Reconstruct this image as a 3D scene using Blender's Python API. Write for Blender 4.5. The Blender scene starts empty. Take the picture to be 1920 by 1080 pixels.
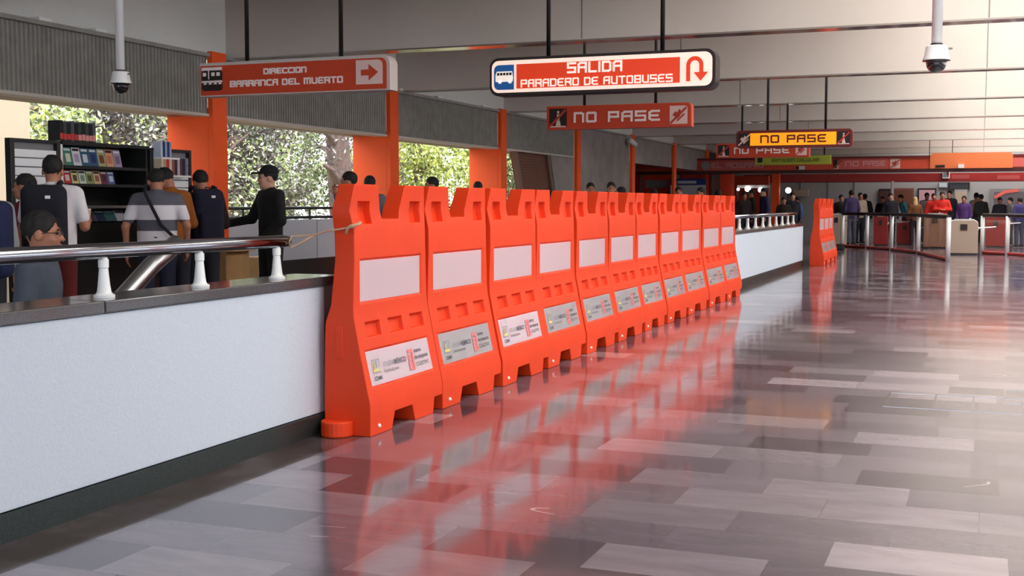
import bpy, bmesh, math, random
import numpy as np
from mathutils import Vector, Matrix, Euler
random.seed(7); np.random.seed(7)
scn = bpy.context.scene
COL = scn.collection
PI = math.pi

# ------------------------------------------------------------------ camera
EYE = 1.30; FPX = 2250.0
psi = math.atan2(880, math.hypot(2250, 158)); pit = math.atan2(158, 2250)
cam = bpy.data.cameras.new('camera'); camo = bpy.data.objects.new('camera', cam); COL.objects.link(camo)
cam.sensor_width = 36.0; cam.lens = FPX/1920*36.0; cam.clip_end = 400
camo.location = (0, 0, EYE); camo.rotation_euler = (PI/2-pit, 0, psi)
scn.camera = camo
_fw = Vector((-math.sin(psi)*math.cos(pit), math.cos(psi)*math.cos(pit), -math.sin(pit)))
_rt = Vector((math.cos(psi), math.sin(psi), 0)); _up = _rt.cross(_fw)
def ray(x, y): return _fw*FPX + _rt*(x-960) - _up*(y-540)
def at(x, y, X=None, Y=None, z=None):
    "the point of the place that a sight line meets on the plane X, Y or z"
    d = ray(x, y)
    k = X/d.x if X is not None else (Y/d.y if Y is not None else (z-EYE)/d.z)
    return Vector((0, 0, EYE)) + d*k

# ------------------------------------------------------------------ materials
def lin(c):
    c = c/255.0
    return c/12.92 if c <= 0.04045 else ((c+0.055)/1.055)**2.4
def rgb(r, g, b): return (lin(r), lin(g), lin(b), 1.0)
MATS = {}
def mat(name, col, rough=0.5, metal=0.0, var=0.0, scale=8.0, bump=0.0, bscale=60.0, emit=0.0, coat=0.0, spec=0.5, stretch=None):
    if name in MATS: return MATS[name]
    m = bpy.data.materials.new(name); m.use_nodes = True
    nt = m.node_tree; b = nt.nodes['Principled BSDF']
    c = rgb(*col)
    b.inputs['Base Color'].default_value = c
    b.inputs['Roughness'].default_value = rough
    b.inputs['Metallic'].default_value = metal
    b.inputs['Specular IOR Level'].default_value = spec
    if coat: b.inputs['Coat Weight'].default_value = coat; b.inputs['Coat Roughness'].default_value = 0.08
    tc = nt.nodes.new('ShaderNodeTexCoord')
    src = tc.outputs['Object']
    if stretch:
        mp = nt.nodes.new('ShaderNodeMapping'); mp.inputs['Scale'].default_value = stretch
        nt.links.new(src, mp.inputs['Vector']); src = mp.outputs['Vector']
    if var:
        n = nt.nodes.new('ShaderNodeTexNoise'); n.inputs['Scale'].default_value = scale; n.inputs['Detail'].default_value = 4
        nt.links.new(src, n.inputs['Vector'])
        r = nt.nodes.new('ShaderNodeValToRGB')
        r.color_ramp.elements[0].position = 0.3; r.color_ramp.elements[1].position = 0.7
        r.color_ramp.elements[0].color = tuple(max(0, v*(1-var)) for v in c[:3])+(1,)
        r.color_ramp.elements[1].color = tuple(min(1, v*(1+var)) for v in c[:3])+(1,)
        nt.links.new(n.outputs['Fac'], r.inputs['Fac']); nt.links.new(r.outputs['Color'], b.inputs['Base Color'])
    if bump:
        n2 = nt.nodes.new('ShaderNodeTexNoise'); n2.inputs['Scale'].default_value = bscale; n2.inputs['Detail'].default_value = 3
        nt.links.new(src, n2.inputs['Vector'])
        bp = nt.nodes.new('ShaderNodeBump'); bp.inputs['Strength'].default_value = bump; bp.inputs['Distance'].default_value = 0.01
        nt.links.new(n2.outputs['Fac'], bp.inputs['Height']); nt.links.new(bp.outputs['Normal'], b.inputs['Normal'])
    if emit:
        b.inputs['Emission Color'].default_value = c; b.inputs['Emission Strength'].default_value = emit
    MATS[name] = m
    return m

M_orange = mat('orange_plastic', (229, 64, 20), 0.45, var=0.04, scale=3, bump=0.03, bscale=25, spec=0.35)
M_orange2 = mat('orange_plastic_deep', (226, 60, 18), 0.45, var=0.06, scale=4)
M_film = mat('white_film', (252, 246, 255), 0.3, scale=5, coat=0.15)
M_silver = mat('silver_film', (228, 230, 234), 0.28, 0.08, var=0.04, scale=9, coat=0.6)
M_opaint = mat('orange_wall_paint', (248, 92, 36), 0.55, var=0.04, scale=1.5, bump=0.05, bscale=30, spec=.3)
M_whitewall = mat('white_textured_wall', (199, 208, 221), 0.7, var=0.03, scale=60, bump=0.22, bscale=90)
M_granite = mat('dark_granite', (74, 72, 74), 0.16, var=0.35, scale=160, coat=0.4)
M_blackgr = mat('black_granite', (38, 46, 46), 0.3, var=0.6, scale=140)
M_concrete = mat('concrete', (148, 142, 140), 0.85, var=0.14, scale=2.5, bump=0.2, bscale=25)
M_concrete_d = mat('ribbed_concrete', (152, 150, 144), 0.9, var=0.12, scale=6, bump=0.3, bscale=40)
M_beam = mat('beam_plaster', (196, 188, 180), 0.65, var=0.04, scale=1.2)
M_plaster = mat('upper_wall_plaster', (222, 224, 220), 0.75, var=0.04, scale=1.5)
M_soffit = mat('soffit_sheet', (190, 186, 182), 0.14, 0.85)
M_ceil = mat('ceiling_white', (210, 206, 198), 0.8)
M_cream = mat('cream_wall', (206, 190, 168), 0.7, var=0.03, scale=2)
M_brown = mat('brown_louver', (112, 72, 56), 0.6, var=0.1, scale=5)
M_browntrim = mat('brown_trim', (120, 96, 84), 0.6)
M_steel = mat('stainless_steel', (150, 152, 160), 0.1, 1.0)
M_steel_b = mat('brushed_steel', (178, 180, 184), 0.32, 1.0)
M_whitem = mat('white_enamel', (240, 240, 240), 0.3)
M_white = mat('white_paint', (238, 238, 236), 0.45)
M_slat = mat('white_slatboard', (236, 238, 242), 0.35)
M_black = mat('black_metal', (18, 18, 20), 0.4)
M_blackw = mat('black_wood', (20, 20, 22), 0.55, var=0.2, scale=6)
M_dome = mat('smoked_dome', (26, 26, 30), 0.05, coat=1.0)
M_grey = mat('grey_plastic', (120, 120, 122), 0.5)
M_rope = mat('tan_rope', (196, 158, 128), 0.9, bump=0.4, bscale=300)
M_card = mat('cardboard', (176, 138, 92), 0.85, var=0.08, scale=6)
M_signor = mat('sign_orange', (206, 66, 28), 0.45, var=0.03)
M_signor_lit = mat('sign_orange_backlit', (226, 58, 12), 0.4, emit=0.4)
M_signwhite_lit = mat('sign_white_backlit', (255, 226, 210), 0.4, emit=0.55)
M_signblue_lit = mat('sign_blue_backlit', (14, 84, 150), 0.4, emit=0.35)
M_signyel = mat('sign_yellow_backlit', (250, 160, 12), 0.4, emit=0.6)
M_signtext = mat('sign_white', (255, 240, 236), 0.5)
M_signtext_lit = mat('sign_text_backlit', (255, 238, 226), 0.4, emit=0.5)
M_signpink = mat('sign_pink_white', (238, 206, 198), 0.5)
M_signblack = mat('sign_black', (32, 16, 16), 0.5)
M_darkred = mat('dark_red_frame', (110, 24, 22), 0.45)
M_signred = mat('sign_red', (190, 60, 40), 0.5)
M_lime = mat('sign_lime', (178, 186, 62), 0.5)
M_limetext = mat('sign_olive', (120, 128, 30), 0.5)
M_canopy = mat('canopy_orange', (222, 82, 52), 0.45, var=0.05, scale=3)
M_canopy_l = mat('canopy_light_orange', (240, 128, 76), 0.45)
M_canopy_p = mat('canopy_pink', (214, 100, 92), 0.45)
M_canopy_t = mat('canopy_text', (226, 160, 160), 0.5)
M_redband = mat('red_band', (150, 34, 30), 0.45, var=0.1, scale=2)
M_farwall = mat('far_wall_grey', (150, 148, 150), 0.7, var=0.04, scale=1)
M_kiosk = mat('kiosk_orange', (228, 66, 24), 0.5)
M_adblue = mat('advert_blue', (40, 60, 140), 0.4)
M_adwhite = mat('advert_white', (220, 222, 228), 0.4)
M_wood = mat('turnstile_wood', (140, 96, 72), 0.5, var=0.1, scale=4)
M_beige = mat('turnstile_beige', (176, 156, 140), 0.5)
M_glass = None
M_globe = mat('lamp_globe', (255, 250, 240), 0.4, emit=6.0)
M_skin = mat('skin_tan', (176, 118, 92), 0.55)
M_skin2 = mat('skin_light', (206, 156, 132), 0.55)
M_hair = mat('hair_black', (20, 16, 16), 0.75, var=.4, scale=30, bump=.6, bscale=70)
M_hairb = mat('hair_brown', (58, 38, 28), 0.5)
M_hairbl = mat('hair_blond', (206, 172, 120), 0.5)
M_eye = mat('eye_dark', (24, 16, 14), 0.2)
M_lip = mat('lip', (150, 84, 74), 0.5)
M_shoe = mat('shoe_black', (22, 20, 20), 0.4)
def cloth(name, col): return mat('cloth_'+name, col, 0.9, var=0.08, scale=10, bump=0.15, bscale=90)

m = bpy.data.materials.new('clear_glass'); m.use_nodes = True
nt = m.node_tree; nt.nodes.clear()
o_ = nt.nodes.new('ShaderNodeOutputMaterial'); mx = nt.nodes.new('ShaderNodeMixShader')
tr = nt.nodes.new('ShaderNodeBsdfTransparent'); gl = nt.nodes.new('ShaderNodeBsdfGlossy'); fr = nt.nodes.new('ShaderNodeFresnel')
tr.inputs['Color'].default_value = (0.94, 0.95, 0.95, 1); gl.inputs['Roughness'].default_value = 0.03; fr.inputs['IOR'].default_value = 1.45
mx.inputs[0].default_value = 0.07; nt.links.new(tr.outputs[0], mx.inputs[1]); nt.links.new(gl.outputs[0], mx.inputs[2]); nt.links.new(mx.outputs[0], o_.inputs[0])
M_glass = m

# polished stone floor: rows of staggered slabs
def floor_material():
    m = bpy.data.materials.new('polished_stone_slabs'); m.use_nodes = True
    nt = m.node_tree; N = nt.nodes; L = nt.links; b = N['Principled BSDF']
    def math_(op, a, bb=None, c=None):
        n = N.new('ShaderNodeMath'); n.operation = op
        for i, v in enumerate((a, bb, c)):
            if v is None: continue
            if isinstance(v, (int, float)): n.inputs[i].default_value = v
            else: L.new(v, n.inputs[i])
        return n.outputs[0]
    geo = N.new('ShaderNodeNewGeometry'); sep = N.new('ShaderNodeSeparateXYZ'); L.new(geo.outputs['Position'], sep.inputs[0])
    x, y = sep.outputs[0], sep.outputs[1]
    ry = math_('DIVIDE', y, 0.335); row = math_('FLOOR', ry)
    w1 = N.new('ShaderNodeTexWhiteNoise'); w1.noise_dimensions = '1D'; L.new(row, w1.inputs['W'])
    rx = math_('ADD', math_('DIVIDE', x, 0.62), w1.outputs['Value']); colm = math_('FLOOR', rx)
    cv = N.new('ShaderNodeCombineXYZ'); L.new(row, cv.inputs[0]); L.new(colm, cv.inputs[1])
    w2 = N.new('ShaderNodeTexWhiteNoise'); w2.noise_dimensions = '2D'; L.new(cv.outputs[0], w2.inputs['Vector'])
    ramp = N.new('ShaderNodeValToRGB'); e = ramp.color_ramp.elements
    e[0].position = 0.0; e[0].color = rgb(76, 68, 76); e[1].position = 1.0; e[1].color = rgb(157, 147, 155)
    for p, c in ((0.3, (97, 89, 99)), (0.7, (113, 104, 114)), (0.93, (134, 125, 134))):
        q = e.new(p); q.color = rgb(*c)
    L.new(w2.outputs['Value'], ramp.inputs[0])
    # veins running with the slab, shifted per slab
    mp = N.new('ShaderNodeMapping'); mp.inputs['Scale'].default_value = (1.6, 5.5, 1); L.new(geo.outputs['Position'], mp.inputs['Vector'])
    off = N.new('ShaderNodeVectorMath'); off.operation = 'ADD'
    sc = N.new('ShaderNodeVectorMath'); sc.operation = 'SCALE'; L.new(w2.outputs['Color'], sc.inputs[0]); sc.inputs['Scale'].default_value = 40
    L.new(mp.outputs[0], off.inputs[0]); L.new(sc.outputs[0], off.inputs[1])
    nz = N.new('ShaderNodeTexNoise'); nz.inputs['Scale'].default_value = 1.3; nz.inputs['Detail'].default_value = 7; nz.inputs['Roughness'].default_value = 0.62; nz.inputs['Distortion'].default_value = 0.6
    L.new(off.outputs[0], nz.inputs['Vector'])
    r2 = N.new('ShaderNodeValToRGB'); r2.color_ramp.elements[0].position = 0.3; r2.color_ramp.elements[0].color = (0.82, 0.8, 0.8, 1); r2.color_ramp.elements[1].position = 0.75; r2.color_ramp.elements[1].color = (1.16, 1.15, 1.14, 1)
    L.new(nz.outputs['Fac'], r2.inputs[0])
    mu = N.new('ShaderNodeMix'); mu.data_type = 'RGBA'; mu.blend_type = 'MULTIPLY'; mu.inputs['Factor'].default_value = 1.0
    L.new(ramp.outputs[0], mu.inputs['A']); L.new(r2.outputs[0], mu.inputs['B'])
    # joints
    fy = math_('FRACT', ry); fx = math_('FRACT', rx)
    jy = math_('LESS_THAN', math_('MINIMUM', fy, math_('SUBTRACT', 1, fy)), 0.007)
    jx = math_('LESS_THAN', math_('MINIMUM', fx, math_('SUBTRACT', 1, fx)), 0.004)
    j = math_('MULTIPLY', math_('MAXIMUM', jy, jx), 0.35)
    mj = N.new('ShaderNodeMix'); mj.data_type = 'RGBA'; L.new(j, mj.inputs['Factor']); L.new(mu.outputs['Result'], mj.inputs['A']); mj.inputs['B'].default_value = rgb(70, 62, 62)
    # worn dark soiling along the foot of the low wall
    dirt = math_('MULTIPLY', math_('LESS_THAN', x, -3.18), math_('GREATER_THAN', x, -3.47))
    nd = N.new('ShaderNodeTexNoise'); nd.inputs['Scale'].default_value = 5; L.new(geo.outputs['Position'], nd.inputs['Vector'])
    d2 = math_('MULTIPLY', dirt, math_('MINIMUM', math_('MULTIPLY', nd.outputs['Fac'], 1.5), 0.85))
    md = N.new('ShaderNodeMix'); md.data_type = 'RGBA'; L.new(d2, md.inputs['Factor']); L.new(mj.outputs['Result'], md.inputs['A']); md.inputs['B'].default_value = rgb(58, 48, 38)
    # thin pale cracks here and there
    n5 = N.new('ShaderNodeTexNoise'); n5.inputs['Scale'].default_value = 1.0; n5.inputs['Detail'].default_value = 2; mp5 = N.new('ShaderNodeMapping'); mp5.inputs['Scale'].default_value = (.35, 1.0, 1); mp5.inputs['Rotation'].default_value = (0, 0, .5); L.new(geo.outputs['Position'], mp5.inputs['Vector']); L.new(mp5.outputs[0], n5.inputs['Vector'])
    n6 = N.new('ShaderNodeTexNoise'); n6.inputs['Scale'].default_value = 0.8; L.new(geo.outputs['Position'], n6.inputs['Vector'])
    cr = math_('MULTIPLY', math_('LESS_THAN', math_('ABSOLUTE', math_('SUBTRACT', n5.outputs['Fac'], .5)), .0011), math_('GREATER_THAN', n6.outputs['Fac'], .6))
    mc = N.new('ShaderNodeMix'); mc.data_type = 'RGBA'; L.new(math_('MULTIPLY', cr, .45), mc.inputs['Factor']); L.new(md.outputs['Result'], mc.inputs['A']); mc.inputs['B'].default_value = rgb(226, 214, 214)
    L.new(mc.outputs['Result'], b.inputs['Base Color'])
    n3 = N.new('ShaderNodeTexNoise'); n3.inputs['Scale'].default_value = 2.2; n3.inputs['Detail'].default_value = 4; L.new(geo.outputs['Position'], n3.inputs['Vector'])
    rr = N.new('ShaderNodeMapRange'); rr.inputs['To Min'].default_value = 0.05; rr.inputs['To Max'].default_value = 0.14; L.new(n3.outputs['Fac'], rr.inputs['Value'])
    L.new(rr.outputs[0], b.inputs['Roughness'])
    n4 = N.new('ShaderNodeTexNoise'); n4.inputs['Scale'].default_value = 3.0; n4.inputs['Detail'].default_value = 2; L.new(geo.outputs['Position'], n4.inputs['Vector'])
    bp = N.new('ShaderNodeBump'); bp.inputs['Strength'].default_value = 0.05; bp.inputs['Distance'].default_value = 0.02; L.new(n4.outputs['Fac'], bp.inputs['Height']); L.new(bp.outputs[0], b.inputs['Normal'])
    b.inputs['IOR'].default_value = 1.75
    return m
M_floor = floor_material()

# ------------------------------------------------------------------ mesh helpers
def box(bm, x0, x1, y0, y1, z0, z1):
    v = [bm.verts.new(p) for p in ((x0,y0,z0),(x1,y0,z0),(x1,y1,z0),(x0,y1,z0),(x0,y0,z1),(x1,y0,z1),(x1,y1,z1),(x0,y1,z1))]
    for f in ((0,3,2,1),(4,5,6,7),(0,1,5,4),(1,2,6,5),(2,3,7,6),(3,0,4,7)): bm.faces.new([v[i] for i in f])
def tube(bm, pts, r, n=10, cap=True):
    pts = [Vector(p) for p in pts]; rings = []
    rs = r if isinstance(r, (list, tuple)) else [r]*len(pts)
    for i, p in enumerate(pts):
        t = (pts[min(i+1, len(pts)-1)] - pts[max(i-1, 0)]).normalized()
        a = t.cross(Vector((0, 0, 1)))
        if a.length < 1e-3: a = t.cross(Vector((1, 0, 0)))
        a.normalize(); b = t.cross(a)
        rings.append([bm.verts.new(p + (a*math.cos(2*PI*k/n) + b*math.sin(2*PI*k/n))*rs[i]) for k in range(n)])
    for i in range(len(rings)-1):
        for k in range(n): bm.faces.new((rings[i][k], rings[i][(k+1) % n], rings[i+1][(k+1) % n], rings[i+1][k]))
    if cap: bm.faces.new(rings[0][::-1]); bm.faces.new(rings[-1])
def lathe(bm, prof, n=20, c=(0, 0, 0)):
    rings = []
    for r, z in prof:
        if r < 1e-5: rings.append([bm.verts.new((c[0], c[1], c[2]+z))])
        else: rings.append([bm.verts.new((c[0]+r*math.cos(2*PI*k/n), c[1]+r*math.sin(2*PI*k/n), c[2]+z)) for k in range(n)])
    for a, b in zip(rings[:-1], rings[1:]):
        for k in range(n):
            k2 = (k+1) % n
            if len(a) == 1 and len(b) == 1: continue
            if len(a) == 1: bm.faces.new((a[0], b[k2], b[k]))
            elif len(b) == 1: bm.faces.new((a[k], a[k2], b[0]))
            else: bm.faces.new((a[k], a[k2], b[k2], b[k]))
def poly_prism(bm, pts, y0, y1):
    "outline in x,z made into a slab from y0 to y1"
    a = [bm.verts.new((p[0], y0, p[1])) for p in pts]; b = [bm.verts.new((p[0], y1, p[1])) for p in pts]
    bm.faces.new(a); bm.faces.new(b[::-1]); n = len(pts)
    for i in range(n): bm.faces.new((a[i], b[i], b[(i+1) % n], a[(i+1) % n]))
def rrect(x0, x1, z0, z1, r, seg=5, corners=(1, 1, 1, 1)):
    out = []
    for (cx, cz, a0, on) in ((x1-r, z0+r, -90, corners[1]), (x1-r, z1-r, 0, corners[2]), (x0+r, z1-r, 90, corners[3]), (x0+r, z0+r, 180, corners[0])):
        if on:
            for k in range(seg+1):
                a = math.radians(a0 + 90*k/seg); out.append((cx+r*math.cos(a), cz+r*math.sin(a)))
        else:
            out.append((cx + (r if cx > (x0+x1)/2 else -r), cz + (r if cz > (z0+z1)/2 else -r)))
    return out
def new(name, bm, material, parent=None, loc=(0, 0, 0), rotz=0.0, smooth=False, bevel=0.0, seg=2):
    if isinstance(bm, bpy.types.Mesh): me = bm
    else:
        bmesh.ops.recalc_face_normals(bm, faces=bm.faces); me = bpy.data.meshes.new(name); bm.to_mesh(me); bm.free()
    if material is not None:
        me.materials.clear(); me.materials.append(material)
    if smooth:
        for p in me.polygons: p.use_smooth = True
    ob = bpy.data.objects.new(name, me); COL.objects.link(ob)
    ob.location = loc; ob.rotation_euler = (0, 0, rotz)
    if parent is not None: ob.parent = parent
    if bevel:
        md = ob.modifiers.new('bevel', 'BEVEL'); md.width = bevel; md.segments = seg; md.limit_method = 'ANGLE'; md.angle_limit = math.radians(28)
    return ob
def tag(o, label=None, cat=None, group=None, kind=None):
    if label: o['label'] = label
    if cat: o['category'] = cat
    if group: o['group'] = group
    if kind: o['kind'] = kind
    return o
def thing(name, label, cat, loc=(0, 0, 0), rotz=0.0, group=None):
    o = bpy.data.objects.new(name, None); COL.objects.link(o); o.empty_display_size = 0.1
    o.location = loc; o.rotation_euler = (0, 0, rotz)
    return tag(o, label, cat, group)
def B(): return bmesh.new()
def bx(*a):
    bm = bmesh.new(); box(bm, *a); return bm
def struct(name, bm, m, label=None, **k):
    return tag(new(name, bm, m, **k), label, None, None, 'structure')
def dup(root, loc=None, rotz=None, label=None):
    r = root.copy(); COL.objects.link(r)
    if loc is not None: r.location = loc
    if rotz is not None: r.rotation_euler = (0, 0, rotz)
    if label: r['label'] = label
    for ch in list(root.children):
        c = ch.copy(); COL.objects.link(c); c.parent = r
        for g in list(ch.children):
            d = g.copy(); COL.objects.link(d); d.parent = c
    return r

# stroke lettering in the square station style
GL = {
 'A': (4, [[(0,0),(0,5),(1,6),(4,6),(4,0)], [(0,3),(4,3)]]), 'B': (4, [[(0,0),(0,6),(4,6),(4,0),(0,0)], [(0,3),(4,3)]]),
 'C': (4, [[(4,6),(1,6),(0,5),(0,1),(1,0),(4,0)]]), 'D': (4, [[(0,0),(0,6),(3.2,6),(4,5.2),(4,.8),(3.2,0),(0,0)]]),
 'E': (4, [[(4,6),(1,6),(0,5),(0,1),(1,0),(4,0)], [(0,3),(3.4,3)]]), 'I': (0, [[(0,0),(0,6)]]), 'L': (3.6, [[(0,6),(0,0),(3.6,0)]]),
 'M': (5.4, [[(0,0),(0,6),(5.4,6),(5.4,0)], [(2.7,6),(2.7,0)]]), 'N': (4, [[(0,0),(0,6),(3.2,6),(4,5.2),(4,0)]]),
 'O': (4, [[(.5,0),(0,.5),(0,5.5),(.5,6),(3.5,6),(4,5.5),(4,.5),(3.5,0),(.5,0)]]), 'P': (4, [[(0,0),(0,6),(4,6),(4,2.8),(0,2.8)]]),
 'R': (4, [[(0,0),(0,6),(4,6),(4,3),(0,3)], [(2.2,3),(4,1.2),(4,0)]]), 'S': (4, [[(4,6),(0,6),(0,3.1),(4,3.1),(4,0),(0,0)]]),
 'T': (4, [[(0,6),(4,6)], [(2,6),(2,0)]]), 'U': (4, [[(0,6),(0,1),(1,0),(4,0),(4,6)]]), 'V': (4, [[(0,6),(2,0),(4,6)]]), 'X': (4, [[(0,0),(4,6)], [(0,6),(4,0)]]),
}
def lettering(text, x0, x1, z0, z1, wt, y, dy=0.004, word=None):
    "a word drawn with square strokes, fitted in a rectangle of a sign's face"
    bm = bmesh.new(); adv = 0; items = []; wd = 0
    for ch in text:
        if ch == ' ': adv += 3.2; wd += 1; continue
        w, st = GL[ch]
        if word is None or wd == word: items.append((adv, st))
        adv += w + 1.9
    adv -= 1.9
    ns_ = 0; sx = (x1-x0-wt)/adv; sz = (z1-z0-wt)/6; h = wt/2
    for a, st in items:
        for pl in st:
            P = [Vector((x0+h+(a+p[0])*sx, z0+h+p[1]*sz)) for p in pl]
            for p, q in zip(P[:-1], P[1:]):
                d = (q-p).normalized(); n = Vector((-d.y, d.x))*h; e = d*h*0.98
                c = [p-e+n, p-e-n, q+e-n, q+e+n]
                ns_ += 1; poly_prism(bm, [(v.x, v.y) for v in c], y+.002, y-dy-.0006*(ns_ % 6))
    return bm
def font_mesh(text, size, bold=False):
    cu = bpy.data.curves.new('t', 'FONT'); cu.body = text; cu.size = size; cu.offset = 0.02*size if bold else 0
    o = bpy.data.objects.new('t', cu); COL.objects.link(o)
    dg = bpy.context.evaluated_depsgraph_get()
    me = bpy.data.meshes.new_from_object(o.evaluated_get(dg)); bpy.data.objects.remove(o); return me

# ------------------------------------------------------------------ the hall
WX = -9.0; OX = -9.62; BZ = 3.16; CZ = 4.75; BAY = 4.83; C0 = 12.98
HX0, HX1, HY0, HY1 = -6.3, -3.76, 0.0, 6.3           # stairwell opening
bm = B()
xs = [-9.8, HX0, HX1, 9.6]; ys = [-7, HY0, HY1, 51]
gv = [[bm.verts.new((x, y, 0)) for y in ys] for x in xs]
for i in range(3):
    for j in range(3):
        if i == 1 and j == 1: continue
        bm.faces.new((gv[i][j], gv[i+1][j], gv[i+1][j+1], gv[i][j+1]))
bm.faces.new([bm.verts.new(p) for p in ((-14, 33, 0), (-9.8, 33, 0), (-9.8, 51, 0), (-14, 51, 0))])
struct('floor', bm, M_floor)
# stairs going down inside the low wall
bm = B()
for k in range(1, 15): box(bm, HX0+0.02, HX1-0.14, HY1-0.3*k, HY1-0.3*(k-1)+0.02, -0.17*k-0.6, -0.17*k)
tag(new('staircase', bm, M_concrete), 'grey stone stairs going down behind the low white wall', 'stairs', kind='structure')
bm = B(); box(bm, HX0-0.12, HX0, HY0, HY1, -3, -0.01); box(bm, HX1, HX1+0.1, HY0, HY1, -3, -0.01); box(bm, HX0-0.12, HX1+0.1, HY0-0.1, HY0, -3, -0.01)
struct('wall_stairwell', bm, M_concrete)
# slanting stair handrail
t = thing('stair_handrail', 'slanting grey metal handrail rising out of the stairwell', 'handrail')
bm = B(); tube(bm, [(-4.62, 2.2, -1.5), (-4.62, 5.9, 0.93), (-4.62, 6.15, 1.06)], 0.055, 12); new('rail_tube', bm, M_steel_b, t, smooth=True)
for y in (3.4, 5.7):
    z = -1.5+(y-2.2)*0.657; k = math.ceil((HY1-y)/0.3); bm = B(); tube(bm, [(-4.62, y, -0.17*k), (-4.62, y, z-0.03)], 0.022, 10); new('post', bm, M_steel_b, t, smooth=True)

# low wall, near stretch and far stretch
def low_wall(nm, y0, y1, yc, n):
    a = struct('wall_low_%s' % nm, bx(-3.74, -3.495, y0, y1, 0, 0.835), M_concrete)
    c = new('cladding', bx(-3.495, -3.47, y0, yc, 0.115, 0.832), M_whitewall, a, bevel=0.006)
    s = struct('baseboard_%s' % nm, bx(-3.495, -3.455, y0, yc+0.02, 0.0, 0.112), M_blackgr)
    L = (y1+0.06-y0)/n
    for k in range(n):
        struct('trim_coping_%s_%d' % (nm, k+1), bx(-3.78, -3.455, y0+L*k+0.002, y0+L*(k+1)-0.002, 0.836, 0.888), M_granite, bevel=0.006)
low_wall('near', -2.0, 6.08, 5.955, 4)
low_wall('far', 17.3, 25.75, 25.7, 5)

def balustrade(y0, y1, posts, label, lab2):
    t = thing('handrail', label, 'handrail', (-3.6, y0, 0.888))
    L = y1-y0
    bm = B(); r = 0.034
    tube(bm, [(0, 0, .205), (0, L-.05, .205), (0, L-.015, .205), (0, L, .205)], [r, r, r*.9, r*.55], 16); new('rail_tube', bm, M_steel, t, smooth=True)
    for y in posts:
        bm = B(); lathe(bm, [(0, 0), (.046, 0), (.047, .010), (.036, .016), (.031, .024), (.027, .05), (.0205, .118), (.0195, .128), (.023, .132), (.023, .165), (.017, .172), (.017, .175), (0, .175)], 18, (0, y-y0, 0))
        p = new('baluster', bm, M_whitem, t, smooth=True)
        md = p.modifiers.new('edge', 'EDGE_SPLIT'); md.split_angle = math.radians(40)
    return t
balustrade(-1.9, 5.79, [5.67-0.7*k for k in range(0, 11)], 'steel handrail with white balusters on the near low wall', '')
balustrade(17.4, 25.6, [17.75+0.74*k for k in range(11)], 'steel handrail with white balusters on the far low wall', '')

# outer left wall: columns, ribbed fascia, soffit, parapet, windows
ncol = 7
cy = [C0+BAY*i for i in range(ncol)]
for i, y in enumerate(cy):
    bm = B()
    if i < 3:
        box(bm, WX-0.02, WX+0.055, y-0.30, y, 0, BZ+0.03); box(bm, OX-0.02, WX-0.02, y-0.30, y, 0, 2.42)
    else: box(bm, WX-0.02, WX+0.055, y-0.30, y, 0, BZ+0.03)
    struct('column_%d' % (i+1), bm, M_opaint, bevel=0.006)
def fascia(y0, y1, n):
    bm = B(); p = 0.062; d = 0.022
    k = int((y1-y0)/p); p = (y1-y0)/k; out = []
    for i in range(k):
        a = y0+p*i
        out += [(a, 0), (a+p*.3, 0), (a+p*.42, -d), (a+p*.88, -d)]
    out.append((y1, 0))
    f = [(WX-0.03+q, y) for y, q in out]
    lo = [bm.verts.new((x, y, 2.42)) for x, y in f]; hi = [bm.verts.new((x, y, 3.12)) for x, y in f]
    lb = [bm.verts.new((WX-0.2, y, 2.42)) for x, y in f]; hb = [bm.verts.new((WX-0.2, y, 3.12)) for x, y in f]
    for i in range(len(f)-1):
        for a, b in ((lo, hi), (hi, hb), (hb, lb), (lb, lo)): bm.faces.new((a[i], a[i+1], b[i+1], b[i]))
    bm.faces.new((lo[0], hi[0], hb[0], lb[0])); bm.faces.new((lo[-1], hi[-1], hb[-1], lb[-1]))
    struct('fascia_%d' % n, bm, M_concrete_d)
edges = [-7.0] + cy
for i in range(4):
    fascia(edges[i]+(0.0 if i == 0 else 0.001), edges[i+1]-0.301, i+1)
struct('trim_1', bx(WX-0.2, WX+0.03, -7, 51, 3.12, 3.165), M_concrete_d)              # ledge on the fascia
struct('trim_2', bx(WX-0.22, WX-0.0, -7, 27.1, 2.385, 2.42), M_beam)                 # lower edge strip
struct('ceiling_eave', bx(OX-0.08, WX-0.22, -7, 27.1, 2.40, 2.52), M_browntrim)
struct('wall_left_upper', bx(WX-0.25, WX-0.10, -7, 51, 3.165, CZ), M_plaster)
struct('roof_eave', bx(-9.75, WX-0.25, -7, 51, 3.3, 3.45), M_concrete)
PZ = 1.06
bm = B(); box(bm, OX-0.12, OX, 10.3, 27.5, 0.46, PZ); struct('wall_parapet', bm, M_whitewall)
for k in range(12): struct('trim_joint_%d' % (k+1), bx(OX-0.01, OX+0.002, 10.9+1.35*k, 10.915+1.35*k, 0.47, PZ), M_grey)
struct('wall_plinth', bx(OX-0.14, OX+0.03, 10.3, 27.5, 0, 0.46), M_blackgr)
struct('wall_left_side', bx(OX-0.15, OX, -7, 8.6, 0, 2.42), M_concrete)
struct('wall_left_cream', bx(-11.6, -11.4, 5, 12.2, -.2, 3.1), M_cream)
t = thing('window_railing', 'black two-bar railing along the window parapet', 'railing', (OX-0.03, 10.3, PZ))
for z in (0.035, 0.175):
    bm = B(); tube(bm, [(0, 0, z), (0, 17.1, z)], 0.022, 8); new('bar', bm, M_black, t, smooth=True)
for k in range(10):
    bm = B(); tube(bm, [(0, .45+1.8*k, 0), (0, .45+1.8*k, .18)], 0.016, 8); new('post', bm, M_black, t)
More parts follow.
